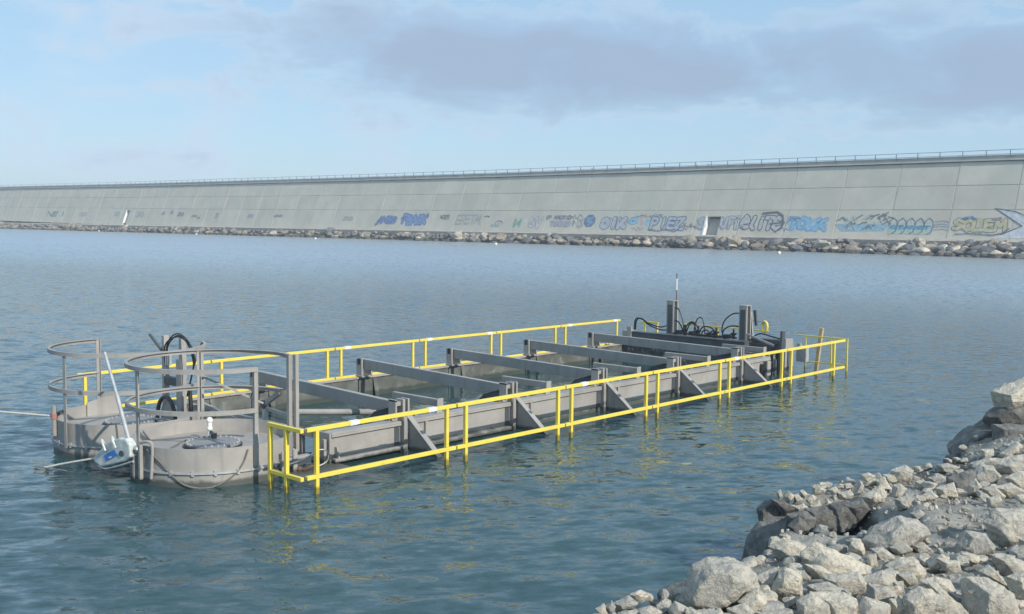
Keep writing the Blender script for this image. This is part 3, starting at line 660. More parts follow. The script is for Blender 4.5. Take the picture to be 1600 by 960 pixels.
fends = [1.25] + XF + [11.9]
for i in range(6):                                      # far side wall
    a, b = fends[i] + .012, fends[i + 1] - .012
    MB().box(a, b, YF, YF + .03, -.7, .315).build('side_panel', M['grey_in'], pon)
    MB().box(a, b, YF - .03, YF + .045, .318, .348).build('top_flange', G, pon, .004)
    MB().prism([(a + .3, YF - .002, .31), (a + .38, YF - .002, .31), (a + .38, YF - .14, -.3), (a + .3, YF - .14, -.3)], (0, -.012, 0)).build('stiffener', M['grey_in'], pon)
MB().box(11.86, 11.9, 1.13, 4.70, -.7, .34).build('end_bulkhead', M['fouled'], pon)
MB().box(11.84, 11.95, 1.13, 4.70, .343, .38).build('top_flange', G, pon, .004)
# open bow frame behind the tanks
bow = MB().box(.93, .99, 1.32, 4.7, .30, .375); bow.build('bow_beam', G, pon, .004)
MB().box(.93, .99, 1.32, 4.7, -.3, .02).build('bow_beam', G, pon, .004)
for y in (1.55, 2.05, 2.45, 2.62, 3.1, 3.6, 4.2): MB().box(.935, .985, y, y + .06, .022, .298).build('bow_post', G, pon)
MB().bar((.92, 3.95, .42), (.92, 2.9, .30), .05, .06).build('brace', G, pon)
MB().bar((.9, 2.34, .585), (.9, 1.96, .80), .05, .055).build('brace', G, pon)
MB().bar((.9, 2.34, .56), (.9, 1.62, .52), .035, .04).build('brace', G, pon)
MB().cyl((.88, 2.27), .035, .36, .55, 14).build('bollard_pipe', M['galv'], pon, smooth=True)
MB().cyl((.88, 2.31), .04, .56, .66, 10).build('shackle', M['dark'], pon, smooth=True)
MB().tube([(1.58, 2.58, .38), (2.37, 1.82, .38)], .042, 12, 1).build('pipe_brace', G, pon, smooth=True)
MB().box(.22, 1.02, .70, 1.08, -.06, .03).build('step_plate', G, pon, .004)
MB().box(.75, .80, 1.0, 1.05, .032, .30).build('bow_post', M['rust'], pon)
MB().box(.86, .90, 1.0, 1.05, .032, .33).build('bow_post', G, pon)
sh = MB().tube([(.45, .85, .05), (.52, .80, .09), (.60, .84, .06)], .02, 8, 5); sh.ball((.42, .9, .06), .04, 8); sh.build('shackle', M['rust'], pon, smooth=True)
# walkway just under the surface, with its toe board
MB().box(.0, 12.75, .02, .92, -.36, -.33).build('walkway', M['dark'], pon)
MB().box(-.18, 12.76, -.17, -.03, -.26, -.034).box(-.18, 12.76, .03, .10, -.26, -.036).build('toe_board', M['kick'], pon)
MB().box(.0, 12.75, 4.80, 5.66, -.36, -.33).build('walkway', M['dark'], pon)

# ---- yellow guard rails, one section after another
def guard(a, b, posts, label, along='x', fix=0.0, z1=.725, z0=.195, tapes=(), mid=True, grp='yellow guard rail sections around the pontoon', r=.0225, zb=-.34):
    g = empty('guardrail', ((a + b) / 2, fix, 0) if along == 'x' else (fix, (a + b) / 2, 0)); tag(g, label, 'guardrail', grp)
    P = (lambda s, z: (s, fix, z)) if along == 'x' else (lambda s, z: (fix, s, z))
    MB().bar(P(a, z1), P(b, z1), 2 * r, 2 * r).build('top_rail', M['yellow'], g, .004)
    if mid: MB().bar(P(a, z0), P(b, z0), 2 * r, 2 * r).build('middle_rail', M['yellow'], g, .004)
    pw = min(.045, 2.2 * r)
    for s in posts:
        o = MB()
        if mid: o.bar(P(s, z0 + r + .001), P(s, z1 - r - .001), pw, pw).bar(P(s, zb), P(s, z0 - r - .001), pw, pw)
        else: o.bar(P(s, zb), P(s, z1 - r - .001), pw, pw)
        o.build('post', M['yellow'], g, .004)
    for s in tapes:
        tb = MB()
        for k in range(4): tb.bar(P(s - .06 + k * .03, z1 + .004 * (k % 2)), P(s - .028 + k * .03, z1 + .003),   .048 + .006 * (k % 2), .048 + .004 * ((k + 1) % 2))
        tb.build('tape_wrap', M['tape'], g)
J = [-.15, 2.13, 4.235, 6.31, 8.39, 10.51, 12.86]
PN = [(0.0, 1.97), (2.30, 4.09), (4.38, 6.16), (6.46, 8.25), (8.54, 10.34), (10.68, 12.40)]
TP = [(.52, 1.72), (), (4.7,), (6.2,), (10.36,), (8.9,)]
TP = [(.52, 1.72), (), (4.66,), (6.18,), (8.2, ), (10.40,)]
NM = ['at the near corner of the pontoon, with two white tape wraps', 'second from the near corner, with no tape', 'third from the near corner', 'fourth from the near corner', 'fifth from the near corner', 'at the far corner']
NM = ['yellow guard rail section at the near corner with two white tape wraps', 'yellow guard rail section second from the near corner, without tape', 'yellow guard rail section third from the near corner on the near side', 'yellow guard rail section fourth from the near corner on the near side', 'yellow guard rail section fifth from the near corner on the near side', 'yellow guard rail section on the near side ending at the far right corner']
for i in range(6):
    tp = [s for s in TP[i] if J[i] < s < J[i + 1]]
    guard(J[i] + .012, J[i + 1] - .012, PN[i], NM[i], tapes=tp if i != 4 else [8.75])
guard(-.02, .60, (.575, .27), 'short yellow guard rail across the near end beside the grey tank', 'y', -.205)
JF = [-.05, 2.18, 4.66, 6.68, 8.82, 10.87, 13.05]
PF = [(.1, 2.0), (2.37, 4.5), (4.8, 6.52), (6.84, 8.67), (8.96, 10.70), (11.04, 12.92)]
NF = ['far side yellow guard rail section behind the left tank', 'far side yellow guard rail section behind the nearest cross beam', 'far side yellow guard rail section second from the nearest cross beam', 'far side yellow guard rail section third from the nearest cross beam', 'far side yellow guard rail section fourth from the nearest cross beam', 'far side yellow guard rail section ending beside the hydraulic gate']
TF = [(), (), (4.95, 6.95 - .05), (6.95, 8.62), (), (11.2, 12.85)]
for i in range(6): guard(JF[i] + .012, JF[i + 1] - .012, PF[i], NF[i], fix=5.68, tapes=[s for s in TF[i] if JF[i] < s < JF[i + 1]])
guard(.04, 1.14, (.06, .40, .96), 'short thin yellow guard rail across the far right end', 'y', 13.1, r=.013)
guard(1.95, 4.30, (3.2,), 'thin yellow guard rail across the far end behind the hoses', 'y', 13.35, r=.011, mid=False)
guard(4.62, 5.12, (4.66, 5.0), 'tiny yellow rail piece at the far left corner by the hoses', 'y', 13.1, r=.018, mid=False)

# ---- flotation tanks
RT = .944
def lid(t, c, z):
    MB().cyl(c, .345, z, z + .022, 40).build('lid_gasket', M['black'], t, smooth=True)
    MB().cyl(c, .325, z + .0225, z + .046, 40).build('lid', M['lid'], t, smooth=True)
    b0 = None; c0 = Vector((c[0] + .305, c[1], 0))
    for k in range(26):
        a = 2 * math.pi * k / 26
        if b0 is None: b0 = MB().cyl(c0, .012, z + .046, z + .066, 6).build('bolt', M['galv'], t); continue
        o = b0.copy(); col.objects.link(o); o.parent = t; o.location = Vector((c[0] + .305 * math.cos(a), c[1] + .305 * math.sin(a), 0)) - c0
def ring_guard(t, c, a0, a1, posts, zt=1.33, zm=.86, rr=.99, short=()):
    for z, nm in ((zt, 'top_ring'), (zm, 'middle_ring')):
        lo, hi = a0, a1
        MB().arc(c, rr - .038, rr, z - .004, z + .004, lo, hi, 56).arc(c, rr - .006, rr, z - .046, z - .0045, lo, hi, 56).build(nm, G, t, smooth=True)
    for a, zb in posts:
        ca, sa = math.cos(math.radians(a)), math.sin(math.radians(a)); R0 = rr - .012
        o = Vector((c[0] + R0 * ca, c[1] + R0 * sa, 0)); tn = Vector((-sa, ca, 0)); rn = Vector((ca, sa, 0))
        m = MB()
        for w0, w1, d0, d1 in ((-.025, .025, -.008, 0), (-.025, -.017, -.042, -.0085)):     # angle iron
            pts = [o + tn * w0 + rn * d0, o + tn * w1 + rn * d0, o + tn * w1 + rn * d1, o + tn * w0 + rn * d1]
            m.prism([p + Vector((0, 0, zb)) for p in pts], (0, 0, zt - .008 - zb))
        m.build('ring_post', G, t)
def tank(c, lab, coam):
    t = empty('flotation_tank', (c[0], c[1], 0)); tag(t, lab, 'tank', 'round flotation tanks at the bow of the pontoon')
    MB().arc(c, RT - .02, RT, -.9, .28, 0, 360, 96).build('shell', G, t, smooth=True)
    MB().arc(c, RT - .02, RT, .2802, .435, coam[0], coam[1], 90).build('coaming', G, t, smooth=True)
    MB().cyl(c, RT - .021, .255, .279, 72).build('deck', G, t, smooth=True)
    r = MB().arc(c, RT + .002, RT + .024, .150, .172, 0, 360, 96); r.build('rubbing_cable', M['galv'], t, smooth=True)
    k = MB()
    for a in range(0, 360, 15):
        ca, sa = math.cos(math.radians(a)), math.sin(math.radians(a)); k.bar((c[0] + (RT + .014) * ca, c[1] + (RT + .014) * sa, .13), (c[0] + (RT + .014) * ca, c[1] + (RT + .014) * sa, .192), .03, .02, up=(ca, sa, 0))
    k.build('cable_clips', M['galv'], t)
    lid(t, c, .279)
    return t
CA, CB = (-.14, 1.86), (-.156, 3.86)
ta = tank(CA, 'round grey flotation tank nearest the camera with bolted lid and white valve', (18, 378))
ring_guard(ta, CA, 68 - 68, 269, [(181, .16), (268, .2), (68, .29)])
for o in [x for x in ta.children if x.name.startswith(('top_ring', 'middle_ring'))]: pass
MB().arc(CA, .94, .99, 1.326, 1.334, -12, 0, 6).arc(CA, .984, .99, 1.275, 1.3255, -12, 0, 6).build('top_ring', G, ta, smooth=True)
for dy, dx in ((0, 0), (-.065, .055)):
    MB().bar((.83 + dx, 1.66 + dy, .1), (.83 + dx, 1.66 + dy, 1.325), .05, .055).build('ring_post', G, ta, .003)
v = MB().cyl((-.0, 2.16), .022, .325, .40, 12).ball((.0, 2.16, .43), .038, 10).cyl((.0, 2.16), .03, .46, .52, 12).ball((.0, 2.16, .53), .042, 10); v.build('valve', M['white'], ta, smooth=True)
MB().bar((.0, 2.16, .40), (-.02, 2.0, .36), .025, .025).cyl((-.02, 2.03), .035, .33, .39, 10).build('valve_lever', M['black'], ta)
MB().bar((-.72, 1.27, 1.28), (-.05, .93, .90), .022, .022).build('ring_brace', G, ta)
MB().box(-1.16, -1.12, 1.72, 1.76, .06, .46).box(-1.16, -1.12, 1.86, 1.90, .05, .42).build('mooring_lug', G, ta, .003)
MB().tube([(-1.14, 1.75, .48), (-1.10, 1.64, .50), (-1.07, 1.60, .44), (-1.09, 1.60, .08)], .018, 8, 4).build('handle', G, ta, smooth=True)
def on_tank(c, px):  # points given as angle and height on the shell
    return [(c[0] + (RT + .016) * math.cos(math.radians(a)), c[1] + (RT + .016) * math.sin(math.radians(a)), z) for a, z in px]
lp = MB().tube(on_tank(CA, [(190, .40), (200, .30), (212, .12), (222, .02), (236, .0), (250, .10), (258, .24), (262, .40)]), .011, 6, 6); lr = lp.build('rope_loop', M['rope_dark'], None, smooth=True, loc=CA + (0,)); tag(lr, 'dark rope hanging in a loop round the nearest tank', 'rope')
lp = MB().tube([(-1.02, 1.72, .36), (-.75, 1.9, .31), (-.45, 2.15, .295), (-.25, 2.3, .295), (.2, 2.3, .295), (.42, 2.05, .295)], .009, 6, 6); o = lp.build('rope', M['rope_dark'], None, smooth=True, loc=(-.5, 2, .3)); tag(o, 'dark rope lying across the deck of the nearest tank', 'rope')
# link between tank and pontoon at the near side
MB().box(.18, .62, .93, 1.02, .10, .20).box(.18, .24, .90, .925, -.4, .30).box(.34, .40, .90, .925, -.4, .30).build('tank_link', G, ta, .004)
lp = MB().tube([(.22, .88, .14), (.42, .80, .20), (.62, .80, .27), (.74, .78, .24), (.80, .86, .10), (.66, .9, .04)], .007, 6, 6); o = lp.build('rope', M['rope'], None, smooth=True, loc=(.5, .85, .1)); tag(o, 'pale knotted rope at the corner between tank and yellow rail', 'rope')

tb_ = tank(CB, 'round grey flotation tank on the left behind the hoist, its back rim partly cut away', (95, 335))
ring_guard(tb_, CB, 87, 345, [(191, .12), (87, .3), (344, .29)])
MB().tube([(-1.12, 3.97, .24), (-1.12, 3.97, .62)], .032, 10, 1).build('bollard', G, tb_, smooth=True)
MB().bar((-1.12, 3.97, .50), (-.98, 3.93, .55), .045, .045).build('bollard_arm', M['dark'], tb_)
MB().prism([(-.32, 4.74, .28), (.12, 4.70, .28), (.12, 4.70, .50), (.02, 4.71, .56), (-.32, 4.74, .47)], (0, .015, 0)).build('back_plate', G, tb_)

# half-round plate with a hose over it between the tanks
hp = empty('hose_saddle', (.3, 3.68, .40)); tag(hp, 'half round grey plate with a thick black hose arched over it between the tanks', 'hose saddle')
MB().prism([(.30, 3.68 + .2 * math.cos(a * math.pi / 14), .30 + .26 * math.sin(a * math.pi / 14)) for a in range(15)], (.02, 0, 0)).build('plate', G, hp)
MB().tube([(.27, 3.68 + .235 * math.cos(a * math.pi / 12), .30 + .31 * math.sin(a * math.pi / 12)) for a in range(13)], .028, 8, 1).build('hose', M['black'], hp, smooth=True)

# hydraulic post behind the tanks
hy = empty('hydraulic_post', (.9, 4.5, .2)); tag(hy, 'twin grey steel posts with black hydraulic hoses standing behind the left tank', 'hydraulic post')
for y, zb in ((4.82, .0), (4.34, .1)): MB().box(.86, .94, y - .05, y + .02, zb, 1.31).build('post', G, hy, .004)
MB().box(.86, .94, 4.315, 4.79, .60, .72).build('cross_piece', M['dark'], hy, .004)
MB().box(.845, .858, 4.28, 4.42, .05, 1.0).build('slide', G, hy)
MB().tube([(.85, 5.15, 1.30), (.85, 4.83, 1.10)], .022, 8, 1).build('lever', M['dark'], hy, smooth=True)
for off, top in ((0, 1.375), (.05, 1.33), (-.03, 1.35)):
    MB().tube([(.84, 4.66 + off, .92), (.84, 4.66 + off, 1.15), (.84, 4.52 + off, top - .06), (.84, 4.30, top), (.84, 4.05 - off, top - .10), (.84, 3.93 - off, top - .28), (.84, 3.95, .9), (.84, 4.12, .50)], .0105, 8, 5).build('hose', M['black'], hy, smooth=True)
fm = MB()
for dy in (0, .055, .11): fm.cyl((.84, 4.56 + dy), .02, .90, 1.06, 8)
fm.build('fittings', M['galv'], hy, smooth=True)
MB().tube([(.84, 4.05, .62), (.84, 4.02, .30), (.84, 4.1, .12)], .03, 8, 4).build('hose', M['black'], hy, smooth=True)

# ---- hydraulic gate at the far end
gt = empty('hydraulic_gate', (12.4, 2.9, .0)); tag(gt, 'dark steel gate across the far end with two slotted towers and looping black hoses', 'gate')
MB().box(12.02, 12.20, 1.75, 4.65, .44, .60).box(12.0, 12.22, 1.75, 4.65, .60, .615).build('gate_beam', M['dark'], gt, .004)
MB().box(12.02, 12.5, 1.2, 4.7, -.4, .40).build('gate_leaf', M['fouled'], gt)
MB().box(12.42, 12.62, 1.10, 4.6, .40, .56).build('gate_beam', M['dark'], gt, .004)
for y, nm in ((3.78, 'l'), (1.98, 'r')):
    m = MB()
    x0, x1 = 12.31, 12.50
    m.box(x0, x0 + .035, y - .09, y + .09, .3, 1.31).box(x1 - .035, x1, y - .09, y + .09, .3, 1.31).box(x0 + .0352, x1 - .0352, y - .03, y + .085, .3, 1.31).box(x0, x1, y - .09, y + .09, 1.3105, 1.33)
    m.build('tower', G, gt, .004)
    MB().box(x0 - .004, x0, y - .06, y + .06, .62, 1.24).box(x0 + .04, x1 - .04, y - .04, y - .031, .58, 1.28).build('tower_slot', M['dark'], gt)
    MB().box(x0 + .04, x1 - .04, y - .07, y - .042, .40, .55).build('slide_block', M['galv'], gt)
MB().tube([(12.46, 3.72, 1.33), (12.46, 3.72, 1.55)], .012, 8, 1).build('aerial', M['rust'], gt); MB().tube([(12.46, 3.72, 1.551), (12.46, 3.72, 1.80)], .016, 8, 1).build('aerial', M['white'], gt); MB().tube([(12.46, 3.72, 1.801), (12.46, 3.72, 1.92)], .011, 8, 1).build('aerial', M['dark'], gt)
hoses = [[(12.36, 3.68, 1.17), (12.34, 3.58, 1.15), (12.33, 3.48, .98), (12.33, 3.42, .74), (12.33, 3.38, .58)],
 [(12.36, 3.68, .90), (12.34, 3.56, .86), (12.33, 3.44, .70), (12.33, 3.36, .60)],
 [(12.33, 3.42, .60), (12.33, 3.36, .80), (12.33, 3.22, .90), (12.33, 3.08, .80), (12.33, 3.05, .56)],
 [(12.33, 3.38, .62), (12.33, 3.28, .84), (12.33, 3.16, .84), (12.33, 3.09, .58)],
 [(12.33, 3.05, .60), (12.33, 2.98, .78), (12.33, 2.84, .83), (12.33, 2.68, .76), (12.33, 2.64, .56)],
 [(12.33, 3.02, .58), (12.33, 2.92, .74), (12.33, 2.80, .72), (12.33, 2.64, .56)],
 [(12.33, 2.82, .52), (12.33, 2.76, .70), (12.33, 2.66, .74), (12.33, 2.60, .58)],
 [(12.34, 2.06, 1.16), (12.33, 2.24, 1.13), (12.33, 2.42, .98), (12.33, 2.48, .78), (12.33, 2.40, .60), (12.33, 2.30, .52)],
 [(12.34, 2.06, .88), (12.33, 2.26, .88), (12.33, 2.42, .80), (12.33, 2.46, .66), (12.33, 2.36, .54), (12.33, 2.14, .56)],
 [(12.35, 3.85, .78), (12.4, 4.1, .72), (12.4, 4.4, .78), (12.4, 4.62, .88), (12.4, 4.74, .80), (12.4, 4.76, .55)],
 [(12.35, 3.85, .68), (12.42, 4.1, .66), (12.42, 4.4, .74), (12.42, 4.6, .86), (12.42, 4.78, .84), (12.42, 4.80, .5)],
 [(12.5, 1.9, .60), (12.6, 1.75, .74), (12.6, 1.45, .70), (12.6, 1.2, .66)]]
for h in hoses: MB().tube(h, .015, 7, 6).build('hose', M['black'], gt, smooth=True)
for y in (3.40, 3.06, 2.62, 2.20):
    MB().box(12.26, 12.4, y + .09, y + .2, .615, .70).cyl((12.33, y), .035, .615, .70, 10).box(12.29, 12.37, y - .05, y + .05, .70, .74).cyl((12.33, y), .02, .74, .82, 8).build('hose_valve', M['black'], gt)
MB().tube([(12.30, 3.66, .62), (12.28, 3.3, .64), (12.27, 2.9, .63), (12.28, 2.3, .66), (12.30, 2.1, .64)], .02, 7, 6).build('hose', M['black'], gt, smooth=True)
MB().tube([(12.34, 3.2, .6), (12.36, 3.12, .95), (12.36, 2.98, .97), (12.36, 2.9, .6)], .013, 7, 6).build('hose', M['black'], gt, smooth=True)
MB().box(12.24, 12.30, 2.45, 3.2, .616, .66).build('manifold', M['black'], gt, .004)
MB().box(12.45, 12.60, 1.15, 1.85, .565, .66).build('ram_housing', M['dark'], gt, .006)
MB().bar((12.33, 1.88, .74), (12.33, 1.25, .55), .03, .04).build('strut', G, gt)
MB().box(12.05, 12.3, 4.66, 4.86, .38, .62).build('end_block', G, gt, .004); MB().box(11.99, 12.03, 4.58, 4.70, .36, .72).build('end_block', G, gt, .004)
MB().box(11.8, 12.9, 4.80, 4.98, .36, .47).build('side_beam', M['dark'], gt)
MB().prism([(12.02, .96, -.2), (12.14, .96, -.2), (12.22, .96, .88), (12.12, .96, .88)], (0, .05, 0)).build('guide_post', M['dark'], gt)
MB().prism([(12.26, .98, -.2), (12.62, .98, -.2), (12.64, .98, .52), (12.58, .98, .70), (12.30, .98, .72)], (0, .05, 0)).build('guide_plate', G, gt)
MB().box(12.36, 12.48, .965, .978, .05, .50).build('guide_slot', M['dark'], gt)
MB().box(11.45, 11.62, .92, .99, .05, .34).build('side_block', G, gt, .004)
for x in (11.36, 11.72): MB().box(x - .05, x + .05, .90, .966, .12, .30).cyl((x, .885), .03, .02, .36, 8).build('clamp', M['dark'], gt)
MB().bar((12.64, 1.6, .46), (12.98, 1.4, .46), .12, .2).build('arm', M['dark'], gt)
cb = empty('steel_cabinet', (13.0, .96, .2)); tag(cb, 'small pale grey steel box on the far end between gate and yellow end rail', 'cabinet')
MB().box(12.93, 13.06, .86, 1.08, .20, .52).build('body', M['galv'], cb, .006); MB().box(12.95, 13.04, .855, .8595, .24, .48).build('door', M['galv'], cb); MB().box(12.95, 13.0, 1.0, 1.08, .521, .57).build('cap', M['galv'], cb)
wp = MB().bar((13.3, .86, -.4), (13.3, .715, .89), .075, .06, up=(1, 0, 0)); o = wp.build('wooden_post', M['wood'], None, .006, loc=(13.3, .82, 0)); tag(o, 'weathered wooden post leaning over the short thin yellow rail at the far right end', 'post')
ry = empty('float_ring', (12.9, 1.82, .92)); tag(ry, 'small yellow ring hanging behind the right gate tower', 'float ring')
MB().tube([(12.9, 1.80 + .06 * math.cos(a * .5236), .86 + .11 * math.sin(a * .5236)) for a in range(13)], .028, 8, 1).build('ring', M['yellow'], ry, smooth=True)
MB().bar((12.9, 1.8, .95), (12.6, 1.9, 1.0), .02, .02).build('hook', M['dark'], ry)
MB().bar((12.62, 1.92, .6), (12.58, 1.95, 1.18), .04, .04).build('ram', M['galv'], gt); MB().bar((12.66, 1.86, .9), (12.62, 1.88, 1.22), .05, .05).build('ram', M['dark'], gt)

# ---- lever hoist hanging off the front tank
ho = empty('lever_hoist', (-1.16, 2.30, .27)); tag(ho, 'battered pale green lever hoist with blue label and long silver handle by the tanks', 'hoist')
M['hoist'] = mat('hoist_paint', (.58, .63, .60), .45, .05, var=.2, vscale=14, spots=(18, .58, (.25, .24, .22), .5))
def hpnt(a, h, d=0): # a along the body from the hook end, h across
    ax = Vector((0, .86, -.26)).normalized(); up = Vector((0, .29, .957)).normalized()
    return Vector((-1.16 + d - .10 * a, 1.90, .395)) + ax * a * 1.08 + up * h * .80
out = [(-.02, -.12), (-.04, .05), (.02, .15), (.14, .19), (.34, .17), (.52, .10), (.66, .03), (.68, -.05), (.62, -.10), (.56, -.15), (.30, -.16), (.10, -.16)]
MB().prism([hpnt(a, h, -.05) for a, h in out], (.10, 0, 0)).build('body', M['hoist'], ho, .018)
MB().prism([hpnt(.24, .04, -.056), hpnt(.46, .0, -.056), hpnt(.43, -.09, -.056), hpnt(.20, -.045, -.056)], (.004, 0, 0)).build('label', M['blue'], ho)
MB().prism([hpnt(.32, -.035, -.059), hpnt(.37, -.043, -.059), hpnt(.36, -.063, -.059), hpnt(.31, -.055, -.059)], (.002, 0, 0)).build('label_mark', M['white'], ho)
kb = [hpnt(.12 + .042 * math.cos(a * math.pi / 8), -.04 + .042 * math.sin(a * math.pi / 8), -.062) for a in range(16)]; MB().prism(kb, (.012, 0, 0)).build('pivot', M['dark'], ho)
MB().tube([hpnt(-.02, -.19, -.02), hpnt(.2, -.195, -.02), hpnt(.50, -.19, -.02), hpnt(.64, -.12, -.02)], .014, 8, 4).build('guard_bar', M['galv'], ho, smooth=True)
for a in (.20, .40): MB().tube([hpnt(a - .02, .06, -.075), hpnt(a + .0, .17, -.08), hpnt(a + .05, .23, -.05), hpnt(a + .07, .18, -.02)], .014, 8, 4).build('release_lever', M['hoist'], ho, smooth=True)
MB().tube([(-1.16, 2.22, .40), (-1.16, 2.26, .62)], .012, 8, 1).build('release_lever', M['dark'], ho, smooth=True)
MB().tube([(-1.15, 1.98, .48), (-1.12, 2.30, .95)], .024, 10, 1).tube([(-1.12, 2.30, .95), (-1.09, 2.64, 1.42)], .018, 10, 1).build('handle', M['galv'], ho, smooth=True)
MB().tube([(-1.16, 1.96, .39), (-1.14, 1.80, .40)], .022, 8, 1).ball((-1.14, 1.80, .40), .04, 8).build('hook', M['galv'], ho, smooth=True)
lp = MB().tube([hpnt(.66, .0), (-1.45, 3.15, .05), (-1.66, 3.50, -.06)], .012, 6, 6); o = lp.build('hoist_cable', M['rope'], None, smooth=True, loc=(-1.3, 3, .1)); tag(o, 'thin pale cable running from the hoist down into the water', 'cable')
lp = MB().tube([(-1.62, 3.42, .012), (-1.50, 3.1, .01), (-1.44, 2.95, .004)], .008, 6, 5); o = lp.build('sunken_cable', M['rope_dark'], None, smooth=True, loc=(-1.5, 3.2, 0)); tag(o, 'dark cable end floating on the water at the left of the tanks', 'cable')
# mooring rope to the far quay
rp = empty('mooring_rope', (-1.12, 3.97, .48)); tag(rp, 'pale mooring rope stretched from the left tank out of the picture', 'rope')
MB().tube([(-1.14, 3.98, .49), (-1.9, 5.75, .50), (-3.4, 9.0, .62), (-6, 14.5, 1.1)], .013, 7, 10).build('line', M['rope'], rp, smooth=True)
k = MB()
for i in range(4): k.arc((-1.12, 3.97), .033, .043, .46 + i * .016, .475 + i * .016, 0, 360, 12)
k.build('turns', M['red'], rp, smooth=True)
MB().tube([(-1.10, 1.70, .42), (-1.05, 1.55, .25), (-1.06, 1.50, .05), (-1.09, 1.58, -.05)], .008, 6, 5)

